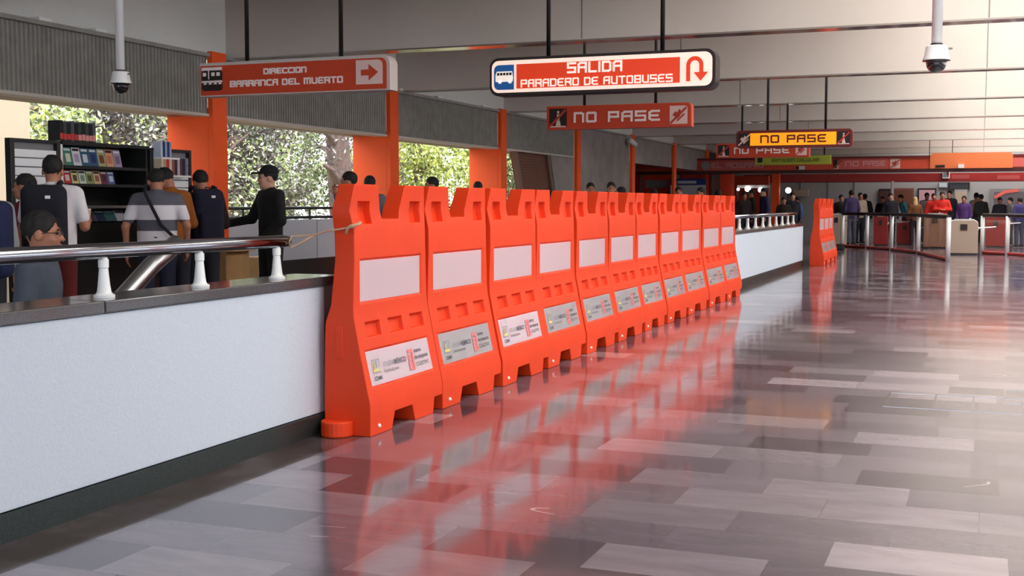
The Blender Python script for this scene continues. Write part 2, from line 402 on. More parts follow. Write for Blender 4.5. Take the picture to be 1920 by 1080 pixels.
# concrete wall beyond the third column, with the slanted louvred opening
D3 = C0+BAY*2
ya, yb, yc = D3+0.75, D3+2.88, C0+BAY*3-0.30
bm = B()
poly = [(yb+1.05, 0), (yc, 0), (yc, 2.42), (yb, 2.42)]
a = [bm.verts.new((WX-0.03, p[0], p[1])) for p in poly]; b = [bm.verts.new((WX-0.2, p[0], p[1])) for p in poly]
bm.faces.new(a); bm.faces.new(b[::-1])
for i in range(4): bm.faces.new((a[i], a[(i+1) % 4], b[(i+1) % 4], b[i]))
struct('wall_left_slanted', bm, M_concrete)
bm = B()
for i in range(3, 6):
    y0 = C0+BAY*i; box(bm, WX-0.2, WX-0.03, y0, y0+BAY-0.3, 0 if i < 4 else 2.43, 3.12)
struct('wall_left_far', bm, M_concrete)
t = thing('louvred_shutter', 'brown louvred shutter in the slanted frame beyond the third column', 'shutter')
def slab_yz(bm, pts, x0, x1):
    a = [bm.verts.new((x0, p[0], p[1])) for p in pts]; b = [bm.verts.new((x1, p[0], p[1])) for p in pts]
    n = len(pts); bm.faces.new(a); bm.faces.new(b[::-1])
    for i in range(n): bm.faces.new((a[i], a[(i+1) % n], b[(i+1) % n], b[i]))
sl = 0.62/1.4                                            # slant: metres along the wall per metre down
def sy(y, z): return y + (2.42-z)*sl
bm = B(); slab_yz(bm, [(sy(ya, 2.40), 2.40), (sy(ya+.14, 2.40), 2.40), (sy(ya+.14, 0), 0), (sy(ya, 0), 0)], WX-0.16, WX-0.06)
slab_yz(bm, [(sy(yb-.14, 2.40), 2.40), (sy(yb, 2.40), 2.40), (sy(yb, 0.8), .8), (sy(yb-.14, 0.8), .8)], WX-0.16, WX-0.06)
new('frame', bm, M_browntrim, t)
bm = B()
for k in range(40):
    z0 = 0.02+0.059*k; z1 = z0+0.054
    slab_yz(bm, [(sy(ya+.15, z0), z0), (sy(yb-.15, z0), z0), (sy(yb-.15, z1), z1), (sy(ya+.15, z1), z1)], WX-0.145, WX-0.128)
new('louver', bm, M_brown, t)
bm = B(); slab_yz(bm, [(sy(ya+.02, 2.4), 2.4), (sy(yb-.02, 2.4), 2.4), (sy(yb-.02, 0), 0), (sy(ya+.02, 0), 0)], WX-.19, WX-.145); new('backing', bm, M_brown, t)

# ceiling: deep beams across the hall, skylights between them
for i in range(-3, 8):
    y = 13.2+BAY*i
    b_ = struct('ceiling_beam', bx(WX-0.1, 9.1, y, y+0.24, BZ+0.012, CZ), M_beam)
    new('soffit_sheet', bx(WX-0.1, 9.1, y-0.004, y+0.25, BZ-0.006, BZ+0.012), M_soffit, b_)
    for xx in (0.02, 4.2, -4.3):
        new('joint', bx(xx, xx+0.012, y-0.003, y, BZ+0.02, CZ), M_grey, b_)
struct('ceiling', bx(-9.3, 9.6, -7, 51, CZ, CZ+0.2), M_ceil)
M_sky = bpy.data.materials.new('skylight_diffuser'); M_sky.use_nodes = True
nb = M_sky.node_tree.nodes['Principled BSDF']; nb.inputs['Base Color'].default_value = (.9, .9, .88, 1)
nb.inputs['Emission Color'].default_value = (1.0, 0.97, 0.90, 1); nb.inputs['Emission Strength'].default_value = 6.2
for i in range(-2, 8):
    y = 13.2+BAY*i
    tag(new('skylight', bx(-1.1 if i < 7 else -2.5, 4.6, y+0.9, min(y+BAY-0.7, 50.5), CZ-0.04, CZ-0.005), M_sky), 'bright translucent skylight panel between two ceiling beams', None, None, 'structure')  # last bay's panel added and widened to brighten the far wall
# right side: parapet, fascia, open bays to the sky; end walls
struct('wall_right_parapet', bx(9.1, 9.3, -7, 51, 0, 0.9), M_whitewall)
struct('wall_right_blocker', bx(9.1, 9.3, 22, 51, 0.9, 2.9), M_concrete)  # unseen infill, added to keep side daylight off the far hall
struct('wall_right_fascia', bx(9.1, 9.3, -7, 51, 2.9, CZ), M_concrete_d)
for i in range(-4, 8): struct('column_right_%d' % (i+5), bx(9.0, 9.5, C0+BAY*i-.3, C0+BAY*i, 0, CZ), M_opaint)
struct('wall_back', bx(-9.6, 9.6, -7.3, -7, 0, 0.3), M_concrete)
struct('wall_back_lintel', bx(-9.6, 9.6, -7.3, -7, 3.6, CZ), M_concrete)  # unseen; gap beneath left open for daylight on the barrier ends
struct('wall_far', bx(-14, 9.6, 50.7, 51, 0, CZ), M_farwall)
struct('wall_left_recess', bx(-14, -13.8, 32.7, 50.7, 0, 3.3), M_concrete)
struct('wall_recess_end', bx(-14, WX-.2, 32.4, 32.7, 0, 3.3), M_concrete)
struct('ceiling_recess', bx(-14, WX-.25, 32.4, 50.7, 3.17, 3.29), M_concrete)
# small round lamps on the ledge over the fascia
for i, (px, py) in enumerate(((80, 48), (185, 67), (752, 174), (822, 188), (906, 202), (958, 214))):
    p = at(px, py, X=WX-0.02)
    tag(new('ledge_lamp', bx(-.03, .05, -.09, .09, 0, .035), M_whitem, loc=(WX-0.03, p.y, 3.166)), 'small white fitting on the ledge above the ribbed fascia', 'lamp', 'small white fittings on the fascia ledge')

# ------------------------------------------------------------------ orange plastic barriers
ZL = [0, .1, .18, .265, .478, .545, .63, .67, .735, .99, 1.14, 1.185, 1.212, 1.262, 1.312, 1.41]
def ip(tab, z): return float(np.interp(z, [p[0] for p in tab], [p[1] for p in tab]))
WB = 1.0
LINES = [
 [(0, 0.0), (.67, 0.0), (.9, .022), (1.14, .024), (1.262, 0), (1.41, .035)],
 [(0, .10), (.18, .09), (.265, .065), (.478, .055), (.545, .115), (.63, .115), (.735, .085), (.99, .085), (1.14, .09), (1.41, .09)],
 [(0, .27), (.1, .31), (.265, .3), (.545, .30), (.63, .30), (.9, .25), (1.185, .255), (1.31, .235), (1.41, .23)],
 [(0, .42), (.1, .42), (.545, .405), (.63, .405), (1.0, .39), (1.212, .385), (1.41, .325)],
 [(0, .585), (.1, .545), (.265, .58), (.545, .595), (.63, .595), (1.0, .605), (1.212, .61), (1.41, .675)],
 [(0, .73), (.545, .70), (.63, .70), (.9, .74), (1.185, .745), (1.31, .765), (1.41, .77)],
 [(0, .845), (.1, .865), (.265, .91), (.478, .905), (.545, .885), (.63, .885), (.735, .9), (.99, .9), (1.14, .91), (1.41, .91)],
 [(0, .985), (.67, .985), (.9, .965), (1.14, .962), (1.262, .985), (1.41, .95)],
]
FRONT = [(0, .147), (.18, .147), (.36, .107), (.69, .043), (.97, .044), (1.14, .042), (1.262, .027), (1.41, .042)]
BACK = [(0, -.146), (.18, -.146), (.62, -.138), (.73, -.101), (1.0, -.081), (1.262, -.088), (1.41, -.059)]
def barrier_body():
    bm = B(); nz = len(ZL); nu = len(LINES)
    F = [[bm.verts.new((ip(FRONT, z), ip(LINES[i], z), z)) for z in ZL] for i in range(nu)]
    K = [[bm.verts.new((ip(BACK, z), ip(LINES[i], z), z)) for z in ZL] for i in range(nu)]
    def keep(i, j):
        z = (ZL[j]+ZL[j+1])/2
        if z < .1 and i in (2, 3, 6): return False
        if z > 1.212 and i == 3: return False
        return True
    ff = {}
    for i in range(nu-1):
        for j in range(nz-1):
            if not keep(i, j): continue
            ff[i, j] = bm.faces.new((F[i][j], F[i+1][j], F[i+1][j+1], F[i][j+1]))
            bm.faces.new((K[i][j], K[i][j+1], K[i+1][j+1], K[i+1][j]))
            for di, dj, p, q in ((-1, 0, (i, j), (i, j+1)), (1, 0, (i+1, j), (i+1, j+1)), (0, -1, (i, j), (i+1, j)), (0, 1, (i, j+1), (i+1, j+1))):
                a, b = i+di, j+dj
                if not (0 <= a < nu-1 and 0 <= b < nz-1 and keep(a, b)):
                    bm.faces.new((F[p[0]][p[1]], F[q[0]][q[1]], K[q[0]][q[1]], K[p[0]][p[1]]))
    bmesh.ops.recalc_face_normals(bm, faces=bm.faces)
    def zr(lo, hi): return [j for j in range(nz-1) if lo < (ZL[j]+ZL[j+1])/2 < hi]
    def recess(cells, th, dep):
        fs = [ff[c] for c in cells if c in ff]
        bmesh.ops.inset_region(bm, faces=fs, thickness=th, depth=-dep, use_even_offset=True, use_boundary=True)
    for i in (1, 5): recess([(i, j) for j in zr(1.185, 1.312)], .008, .045)
    for i in (1, 3, 5): recess([(i, j) for j in zr(.545, .63)], .008, .032)
    recess([(i, j) for i in range(1, 6) for j in zr(.735, .99)], .008, .010)
    recess([(i, j) for i in range(1, 6) for j in zr(.265, .478)], .008, .008)
    return bm
def sheet(z0, z1, off):
    bm = B(); rows = []
    L = 14
    for k in range(5):
        z = z0+(z1-z0)*k/4; u0 = ip(LINES[1], z)+.011; u1 = ip(LINES[6], z)-.011; r = []
        for i in range(L+1):
            f = i/L; bow = .004*math.sin(PI*f)
            r.append(bm.verts.new((ip(FRONT, z)+off+bow, u0+(u1-u0)*f, z)))
        rows.append(r)
    for k in range(4):
        for i in range(L): bm.faces.new((rows[k][i], rows[k][i+1], rows[k+1][i+1], rows[k+1][i]))
    g = bmesh.ops.solidify(bm, geom=list(bm.faces), thickness=.0015)
    return bm
def on_label(me, u, v):
    "lay a flat x,y mesh on the sloping label face: x runs along the barrier, y up the slope"
    for vt in me.vertices:
        x, y, _ = vt.co; z = .272 + v + y*.955
        f = (u+x-.07)/.82
        vt.co = (ip(FRONT, z)-.0045+.004*math.sin(PI*min(max(f, 0), 1)) + .0028, u+x, z)
    return me
def flat(rects, outlines=()):
    bm = B()
    for x0, x1, y0, y1 in rects:
        for i in range(max(1, int((y1-y0)/.03))):
            n = max(1, int((y1-y0)/.03)); a = y0+(y1-y0)*i/n; b = y0+(y1-y0)*(i+1)/n
            bm.faces.new([bm.verts.new(p) for p in ((x0, a, 0), (x1, a, 0), (x1, b, 0), (x0, b, 0))])
    me = bpy.data.meshes.new('flat'); bm.to_mesh(me); bm.free(); return me
M_ink = mat('ink_grey', (84, 84, 92), 0.6); M_inkl = mat('ink_light_grey', (150, 150, 160), 0.6); M_inkr = mat('ink_red', (232, 120, 120), 0.5); M_inky = mat('ink_yellow', (214, 200, 120), 0.5)
ORD = ['first (nearest)', 'second', 'third', 'fourth', 'fifth', 'sixth', 'seventh', 'eighth', 'ninth', 'tenth', 'eleventh (farthest)']
def mk_barrier(film_up, film_lo, label, group):
    t = thing('traffic_barrier', label, 'barrier', (0, 0, 0), 0, group)
    b = new('body', BODY, None, t)
    md = b.modifiers.new('bevel', 'BEVEL'); md.width = .011; md.segments = 3; md.limit_method = 'ANGLE'; md.angle_limit = math.radians(25); md.harden_normals = True
    new('reflective_panel', UPS, None, t).material_slots[0].link = 'OBJECT'; t.children[-1].material_slots[0].material = film_up
    l = new('label_panel', LOS, None, t); l.material_slots[0].link = 'OBJECT'; l.material_slots[0].material = film_lo; l['label'] = 'white or silver panel with printed crests'
    for n, me in PRINTS: new(n, me, None, l)
    new('drain_plug', PLUG, None, t)['label'] = 'small white plug'
    return t
bm = barrier_body(); BODY = bpy.data.meshes.new('body'); bm.to_mesh(BODY); bm.free(); BODY.materials.append(M_orange)
for p in BODY.polygons: p.use_smooth = True
bm = sheet(.748, .979, -.0085); bmesh.ops.recalc_face_normals(bm, faces=bm.faces); UPS = bpy.data.meshes.new('reflective_panel'); bm.to_mesh(UPS); bm.free(); UPS.materials.append(M_film)
bm = sheet(.275, .468, -.0060); bmesh.ops.recalc_face_normals(bm, faces=bm.faces); LOS = bpy.data.meshes.new('label_panel'); bm.to_mesh(LOS); bm.free(); LOS.materials.append(M_film)
bm = B(); lathe(bm, [(.0, .012), (.008, .012), (.012, .006), (.012, 0)], 12); PLUG = bpy.data.meshes.new('drain_plug'); bmesh.ops.rotate(bm, verts=bm.verts, matrix=Matrix.Rotation(PI/2, 3, 'Y')); bmesh.ops.translate(bm, verts=bm.verts, vec=(.146, .10, .05)); bm.to_mesh(PLUG); bm.free(); PLUG.materials.append(M_white)
PRINTS = []
def prt(n, me, m): me.materials.clear(); me.materials.append(m); PRINTS.append((n, me))
prt('crest', on_label(flat([(0, .09, .132, .136), (0, .004, .06, .136), (.086, .09, .06, .136), (0, .09, .056, .06), (.035, .055, .085, .125)]), .115, .015), M_inkl)
prt('crest_fill', on_label(flat([(.006, .084, .062, .080), (.02, .034, .082, .12)]), .115, .015), M_inky)
prt('crest_text', on_label(font_mesh('CDMX', .032, True), .118, .028), M_ink)
prt('slogan', on_label(font_mesh('CIUDAD', .042), .245, .092), M_inkl)
prt('slogan_bold', on_label(font_mesh('MÉXICO', .042, True), .385, .092), M_ink)
prt('slogan_line', on_label(font_mesh('Decidiendo Juntos', .025), .245, .060), M_ink)
prt('emblem', on_label(flat([(0, .075, .108, .128), (.055, .075, .0, .108), (0, .05, 0, .018), (0, .05, .026, .044), (0, .05, .052, .070), (0, .05, .078, .098), (0, .012, 0, .098)]), .575, .03), M_inkr)
prt('operator_text', on_label(font_mesh('sistema', .034, True), .665, .128), M_ink)
prt('operator_text', on_label(font_mesh('de transporte', .034, True), .665, .088), M_ink)
prt('operator_text', on_label(font_mesh('COLECTIVO', .034), .665, .045), M_ink)
starts = [5.88, 6.86, 7.87, 8.86, 9.84, 10.82, 11.80, 12.72, 13.74, 14.88, 16.04, 17.10]
lows = [0, 1, 0, 1, 1, 1, 1, 1, 1, 1, 1]
def_lab = ['orange plastic barrier at the near end of the row, tied to the handrail with rope', 'orange barrier second from the near end of the row, with a silver lower label',
 'orange barrier third from the near end of the row, with a white lower label', 'orange barrier fourth from the near end of the long row', 'orange barrier fifth from the near end of the long row',
 'orange barrier in the middle of the long row, sixth from either end', 'orange barrier fifth from the far end of the long row', 'orange barrier fourth from the far end of the long row',
 'orange barrier third from the far end of the long row', 'orange barrier last but one at the far end of the long row', 'orange barrier at the far end of the long row, against the far low wall']
for k in range(11):
    s = (starts[k+1]-starts[k])/1.0
    t = mk_barrier(M_film, M_silver if lows[k] else M_film, def_lab[k], 'orange barriers of the long row')
    t.location = (-3.287+random.uniform(-.008, .008)*(k > 0), starts[k], 0); t.scale = (1, s*.995, 1)
    if k == 0:
        bm = B(); out = []
        for q in range(13): a = PI*q/12; out.append((-.055-.095*math.cos(a)*1.0, -.115*math.sin(a)))
        va = [bm.verts.new((x, y-.0, 0.0)) for x, y in out]; vb = [bm.verts.new((x, y, .088)) for x, y in out]
        bm.faces.new(va); bm.faces.new(vb[::-1])
        for q in range(13): bm.faces.new((va[q], va[(q+1) % 13], vb[(q+1) % 13], vb[q]))
        new('connector_lug', bm, M_orange, t, bevel=.008)
        new('end_rib', bx(-.07, -.02, -.006, .004, .43, .62), M_orange, t, bevel=.005)
FARL = ['orange barrier at the near end of the short row past the far low wall', 'orange barrier in the middle of the short row past the far low wall', 'orange barrier at the far end of the short row past the far low wall']
for k in range(3):
    t = mk_barrier(M_film, M_silver, FARL[k], 'orange barriers of the short row')
    t.location = (-3.20-.02*k, 25.86+.98*k, 0); t.scale = (1, .97, 1)

# rope from the handrail end to the first barrier
t = thing('rope', 'tan rope tying the end of the handrail to the first orange barrier', 'rope')
h = Vector((-3.6, 5.76, 1.09))
e = Vector((-3.27, 5.866, 1.165)); mid = Vector((-3.45, 5.82, 1.125))
bm = B()
tube(bm, [h+Vector((.037, -.02, .0)), h+Vector((.03, .02, .03)), h+Vector((.06, .04, .03)), mid, (h+e)/2+Vector((.06, 0, .02)), e, Vector((-3.235, 5.872, 1.17)), Vector((-3.228, 5.93, 1.19)), Vector((-3.232, 5.945, 1.20))], .0055, 7)
tube(bm, [h+Vector((.037, -.02, .0)), h+Vector((.03, 0, -.035)), h+Vector((.07, .03, -.012)), mid], .0055, 7)
new('strand', bm, M_rope, t, smooth=True)
bm = B(); tube(bm, [e+Vector((.0, -.012, -.03)), e+Vector((.01, -.015, .0)), e+Vector((.03, -.01, .012)), e+Vector((.055, .02, .02)), e+Vector((.06, .05, .03))], .009, 8); new('knot', bm, M_rope, t, smooth=True)

# ------------------------------------------------------------------ hanging signs
def sign_frame(name, label, Y, tl, tr, bl, rods, body_m, edge=0.02, depth=0.16, top_of=None, round_r=0.09, corners=(0, 0, 1, 0), cat='sign'):
    A, Bp, Cc = at(*tl, Y=Y), at(*tr, Y=Y), at(*bl, Y=Y)
    w = Bp.x-A.x; zt = (A.z+Bp.z)/2; h = A.z-Cc.z
    t = thing(name, label, cat, (A.x, Y, zt-h))
    bm = B(); poly_prism(bm, rrect(0, w, 0, h, round_r, corners=corners), 0, depth); new('housing', bm, body_m, t, bevel=.004)
    for px in rods:
        x = at(px, tl[1], Y=Y).x-A.x
        bm = B(); tube(bm, [(x, depth/2, h-.005), (x, depth/2, CZ-zt+h+.02)], .022, 8); new('rod', bm, M_black, t, smooth=True)
    return t, w, h
def plate(t, name, pts, m, y=-.004, th=.006):
    bm = B(); poly_prism(bm, pts, y, y+th); return new(name, bm, m, t)
def rect(x0, x1, z0, z1): return [(x0, z0), (x1, z0), (x1, z1), (x0, z1)]
def arrow_right(x0, x1, z0, z1):
    zc = (z0+z1)/2; h = z1-z0; xm = x0+(x1-x0)*.45
    return [(x0, zc-h*.18), (xm, zc-h*.18), (xm, z0), (x1, zc), (xm, z1), (xm, zc+h*.18), (x0, zc+h*.18)]
def figure_icon(t, x0, z0, s, dark, light, bar):
    plate(t, 'icon_panel', rect(x0, x0+s, z0, z0+s), dark, -.006)
    bm = B(); poly_prism(bm, rect(x0+.44*s, x0+.58*s, z0+.32*s, z0+.7*s), -.010, -.006); poly_prism(bm, rrect(x0+.45*s, x0+.57*s, z0+.74*s, z0+.88*s, .05*s), -.010, -.006)
    poly_prism(bm, [(x0+.38*s, z0+.08*s), (x0+.66*s, z0+.08*s), (x0+.6*s, z0+.36*s), (x0+.42*s, z0+.36*s)], -.010, -.006); poly_prism(bm, rect(x0+.05*s, x0+.95*s, z0, z0+.07*s), -.010, -.006)
    new('figure', bm, light, t)
    bm = B(); poly_prism(bm, [(x0+.02*s, z0+.12*s), (x0+.12*s, z0+.04*s), (x0+.98*s, z0+.88*s), (x0+.9*s, z0+.97*s)], -.014, -.010); new('slash', bm, bar, t)
def arrow_icon(t, x0, z0, s, pale, red, corners=(0, 0, 1, 0)):
    plate(t, 'icon_panel', rrect(x0, x0+s, z0, z0+s, .18*s, corners=corners), pale, -.006)
    bm = B(); poly_prism(bm, [(x0+.16*s, z0+.5*s), (x0+.44*s, z0+.28*s), (x0+.6*s, z0+.45*s), (x0+.52*s, z0+.55*s), (x0+.64*s, z0+.72*s), (x0+.54*s, z0+.82*s), (x0+.42*s, z0+.62*s), (x0+.32*s, z0+.7*s)], -.010, -.006)
    new('arrow', bm, red, t)
    bm = B(); poly_prism(bm, [(x0+.0*s, z0+.06*s), (x0+.08*s, z0), (x0+.98*s, z0+.86*s), (x0+.9*s, z0+.94*s)], -.014, -.010); poly_prism(bm, [(x0+.4*s, z0+.2*s), (x0+.46*s, z0+.14*s), (x0+.86*s, z0+.52*s), (x0+.8*s, z0+.58*s)], -.014, -.010); new('slash', bm, red, t)

# DIRECCION BARRANCA DEL MUERTO
t, w, h = sign_frame('hanging_sign', 'orange hanging sign reading DIRECCION BARRANCA DEL MUERTO with right arrow', 10.1, (374, 119), (731, 101), (374, 182), (455, 632), mat('sign_white_housing', (206, 196, 190), .5), corners=(0, 0, 1, 0))
plate(t, 'face', rrect(.012, w-.035, .012, h-.03, .06, corners=(0, 0, 1, 0)), M_signor)
u = w/357.0
plate(t, 'icon_panel', rrect(.03, .27, .055, h-.075, .03), M_signblack, -.008)
bm = B()
poly_prism(bm, rect(.03, .27, .255, .285), -.012, -.008)
for q in (.045, .145, .205): poly_prism(bm, rect(q, q+.038, .20, .235), -.012, -.008)
poly_prism(bm, rect(.108, .118, .17, .255), -.012, -.008); poly_prism(bm, rect(.03, .27, .135, .155), -.012, -.008)
for q in (.05, .11, .17, .225): poly_prism(bm, [(q, .118), (q+.04, .118), (q+.02, .15)], -.012, -.008)
new('train_icon', bm, M_signtext, t)
new('lettering', lettering('DIRECCION', .745, 1.225, h*.585, h*.76, .0145, -.006), M_signtext, t)
for wq in range(3): new('lettering', lettering('BARRANCA DEL MUERTO', .36, 1.62, h*.25, h*.44, .0145, -.006, word=wq), M_signtext, t)

plate(t, 'arrow_panel', rrect(w-.355, w-.075, h*.18, h*.86, .05, corners=(0, 0, 1, 0)), M_signpink, -.008)
plate(t, 'arrow', arrow_right(w-.30, w-.12, h*.28, h*.74), M_signor, -.012)

# SALIDA
t, w, h = sign_frame('hanging_sign', 'backlit orange and white hanging sign reading SALIDA PARADERO DE AUTOBUSES', 11.0, (918, 102), (1342, 98), (918, 173), (1022, 1237), M_signblack, depth=.2, round_r=.09, corners=(1, 1, 1, 1))
plate(t, 'border', rrect(.025, w-.03, .03, h-.028, .07), M_signwhite_lit)
plate(t, 'face', rect(.285, w-.33, .065, h-.068), M_signor_lit, -.008)
plate(t, 'icon_panel', rrect(.05, .258, .058, h-.07, .05, corners=(1, 0, 0, 1)), M_signblue_lit, -.008)
bm = B(); poly_prism(bm, [(.068, .135), (.245, .135), (.25, .17), (.24, .235), (.08, .235), (.066, .20)], -.012, -.008)
for q in (.095, .20): poly_prism(bm, rrect(q, q+.035, .118, .15, .012), -.012, -.008)
new('bus_icon', bm, M_signtext_lit, t)
bm = B()
for q in range(5): poly_prism(bm, [(.082+.032*q, .197), (.106+.032*q, .197), (.110+.032*q, .222), (.086+.032*q, .222)], -.015, -.012)
new('bus_windows', bm, M_signblack, t)
new('lettering', lettering('SALIDA', w*.36, w*.605, h*.52, h*.80, .019, -.008), M_signtext_lit, t)
for wq in range(3): new('lettering', lettering('PARADERO DE AUTOBUSES', w*.148, w*.822, h*.20, h*.405, .013, -.008, word=wq), M_signtext_lit, t)

bm = B(); xo = w-.30; arc = []
for k in range(13): a = PI-PI*k/12; arc.append((xo+.11+.080*math.cos(a), h*.60+.080*math.sin(a)))
inn = [(xo+.11+.042*math.cos(PI*k/12), h*.60+.042*math.sin(PI*k/12)) for k in range(13)]
poly_prism(bm, [(xo+.03, h*.2)]+arc+[(xo+.19, h*.42), (xo+.235, h*.42), (xo+.165, h*.2), (xo+.10, h*.42), (xo+.152, h*.42)]+inn+[(xo+.068, h*.2)], -.012, -.008)
new('turn_arrow', bm, M_signor_lit, t)

# NO PASE signs
def no_pase(label, Y, tl, tr, bl, rods, body, face, text_m, dark, yellow=False):
    t, w, h = sign_frame('hanging_sign', label, Y, tl, tr, bl, rods, body, depth=.14, round_r=.07, corners=(1, 1, 1, 1) if yellow else (0, 0, 1, 0))
    s = h*.72
    if yellow:
        plate(t, 'face', rect(w*.125, w*.865, h*.14, h*.84), face, -.006)
        arrow_icon(t, w*.02, h*.14, s*.98, dark, M_signpink, corners=(0, 0, 0, 0)); figure_icon(t, w*.87, h*.14, s*.98, dark, M_signpink, M_signred)
    else:
        plate(t, 'face', rrect(.012, w-.02, .012, h-.012, .06, corners=(0, 0, 1, 0)), face)
        figure_icon(t, w*.02, h*.10, s*1.1, dark, M_signpink, M_signred); arrow_icon(t, w*.855, h*.12, s*1.04, M_signpink, M_signred)
    x0, xm, x1 = (.215, .38, .78) if yellow else (.195, .355, .79)
    wt = h*.092
    new('lettering', lettering('NO', w*x0, w*xm, h*.27, h*.72, wt, -.007), text_m, t); new('lettering', lettering('PASE', w*(.445 if yellow else .435), w*x1, h*.27, h*.72, wt, -.007), text_m, t)
    return t
no_pase('orange hanging sign reading NO PASE below the SALIDA sign', 16.3, (1025, 197), (1297, 194), (1025, 241), (1093, 1227), mat('sign_border_red', (214, 84, 60), .5), M_signor, M_signtext, M_signblack)
no_pase('yellow backlit hanging sign reading NO PASE', 21.6, (1380, 244), (1599, 242), (1380, 277), (1438, 1547), M_darkred, M_signyel, M_darkred, M_signblack, True)
no_pase('small orange hanging sign reading NO PASE partly hidden behind the yellow sign', 26.6, (1343, 269), (1518, 267), (1343, 296), (1390, 1475), mat('sign_border_red', (214, 84, 60), .5), M_signor, M_signtext, M_signblack)
t, w, h = sign_frame('hanging_sign', 'lime green hanging sign beneath the two far NO PASE signs', 36.0, (1416, 292), (1558, 291), (1416, 309), (1430, 1545), M_lime, depth=.12, round_r=.02, corners=(0, 0, 0, 0))
for wq in range(2): new('lettering', lettering('ESTACION CELULAR', w*.22, w*.85, h*.3, h*.68, .03, -.004, word=wq), M_limetext, t)
plate(t, 'icon', rrect(w*.03, w*.10, h*.25, h*.85, .05), M_signblack, -.006)

# dome cameras on drop poles
def dome(px, ytop, ybot, Y, label):
    a, b = at(px, ytop, Y=Y), at(px, ybot, Y=Y); H = a.z-b.z
    t = thing('dome_camera', label, 'camera', (b.x, Y, b.z)); k = H/.2
    bm = B(); tube(bm, [(0, 0, H), (0, 0, CZ-b.z+.02)], .036*k, 14); new('pole', bm, M_whitem, t, smooth=True)
    bm = B(); lathe(bm, [(0, H*1.02), (.042*k, H*1.02), (.042*k, H*.955), (0, H*.955)], 20); new('collar', bm, M_black, t)
    bm = B(); lathe(bm, [(0, H*.96), (.060*k, H*.955), (.072*k, H*.92), (.082*k, H*.60), (.092*k, H*.48), (.092*k, H*.44), (0, H*.44)], 28); o = new('housing', bm, M_whitem, t, smooth=True); md = o.modifiers.new('e', 'EDGE_SPLIT'); md.split_angle = math.radians(35)
    bm = B(); lathe(bm, [(.094*k, H*.44), (.094*k, H*.41), (.070*k, H*.39), (.068*k, H*.33)]+[(.068*k*math.cos(q*PI/16), H*.33-H*.33*math.sin(q*PI/16)) for q in range(1, 8)]+[(0, 0)], 28); new('dome', bm, M_dome, t, smooth=True)
    bm = B(); box(bm, .078*k, .105*k, -.006, .006, H*.80, H*.86); new('bracket', bm, M_grey, t)
    return t
dome(227, 132, 176, 9.0, 'white dome camera on a drop pole above the book stall')
dome(1755, 83, 137, 9.0, 'white dome camera on a drop pole over the open floor, farther right')
t = thing('bullet_camera', 'small white bullet camera under the orange NO PASE sign, on the far column', 'camera', (WX+.12, C0+BAY*4-.6, 3.0))
bm = B(); tube(bm, [(0, -.22, .02), (.06, .12, -.10)], .075, 12); new('body', bm, M_whitem, t, smooth=True); bm = B(); tube(bm, [(0, -.05, -.02), (-.12, -.02, .1)], .03, 8); new('bracket', bm, M_whitem, t)

# ------------------------------------------------------------------ book stall
SX = -8.42
def sp(x, y, X=SX): return at(x, y, X=X)
def slat_panel(label, x0, x1, yt0, z0):
    a, b = sp(x0, yt0), sp(x1, yt0+2); L = b.y-a.y; zt = a.z
    t = thing('slatwall_panel', label, 'display panel', (SX, a.y, 0))
    bm = B(); box(bm, -.05, .02, 0, .05, 0, zt); box(bm, -.05, .02, L-.04, L, 0, zt); box(bm, -.05, .02, .05, L-.04, zt-.03, zt); box(bm, -.05, .02, .05, L-.04, z0-.05, z0); new('frame', bm, M_black, t, bevel=.003)
    bm = B(); n = int((zt-.03-z0)/.085)
    for k in range(n): box(bm, -.03, 0, .05, L-.04, z0+.085*k, z0+.085*k+.073)
    new('slat_board', bm, M_slat, t); new('backing', bx(-.045, -.03, .05, L-.04, z0, zt-.03), M_grey, t)
    return t, a.y, L, zt
slat_panel('white slatted display panel in black frame at the left end of the book stall', 16, 110, 258, .55)
rt, ry0, rL, rz = slat_panel('white slatted display panel holding books beside the orange column', 279, 356, 277, .55)
a, b = sp(113, 263), sp(276, 275); y0, y1 = a.y, b.y; ZT = (a.z+b.z)/2; L = y1-y0
t = thing('bookshelf', 'tall black bookshelf with sloping magazine shelves', 'bookshelf', (SX, y0, 0))
new('side_panel', bx(-.38, .0, 0, .03, 0, ZT), M_white, t); new('side_panel', bx(-.38, .0, L-.03, L, 0, ZT), M_blackw, t)
new('back_panel', bx(-.40, -.38, .0, L, 0, ZT), M_blackw, t); new('top_board', bx(-.40, .03, 0, L, ZT-.035, ZT), M_blackw, t, bevel=.004)
SH = [sp(180, 312).z, sp(180, 345).z, sp(220, 386).z, sp(220, 417).z]
for z in SH: new('shelf', bx(-.38, .03, .03, L-.03, z-.03, z), M_blackw, t)
for z in SH[2:3]: new('price_rail', bx(.03, .036, .03, L-.03, z-.022, z+.004), M_steel_b, t)
new('base_cabinet', bx(-.38, .05, .03, L-.03, .0, SH[3]-.03), M_blackw, t)
BOOKS = {}
def magazine(col, y, z, w, h, label, group, tilt=12, X=SX-.07, cover=None):
    t = thing('magazine', label, 'magazine', (X, y, z), 0, group); t.rotation_euler = (0, -math.radians(tilt), 0)
    m = mat('cover_%d_%d_%d' % col, col, .35)
    new('pages', bx(-.008, 0, 0.002, w-.002, 0.002, h-.002), M_white, t); new('cover', bx(0, .0012, 0, w, 0, h), m, t)
    if cover: new('cover_picture', bx(.0012, .002, w*.2, w*.8, h*.2, h*.65), mat('pic_%d_%d_%d' % cover, cover, .4), t)
    new('masthead', bx(.0012, .002, w*.1, w*.9, h*.8, h*.93), M_white if sum(col) < 500 else M_signblack, t)
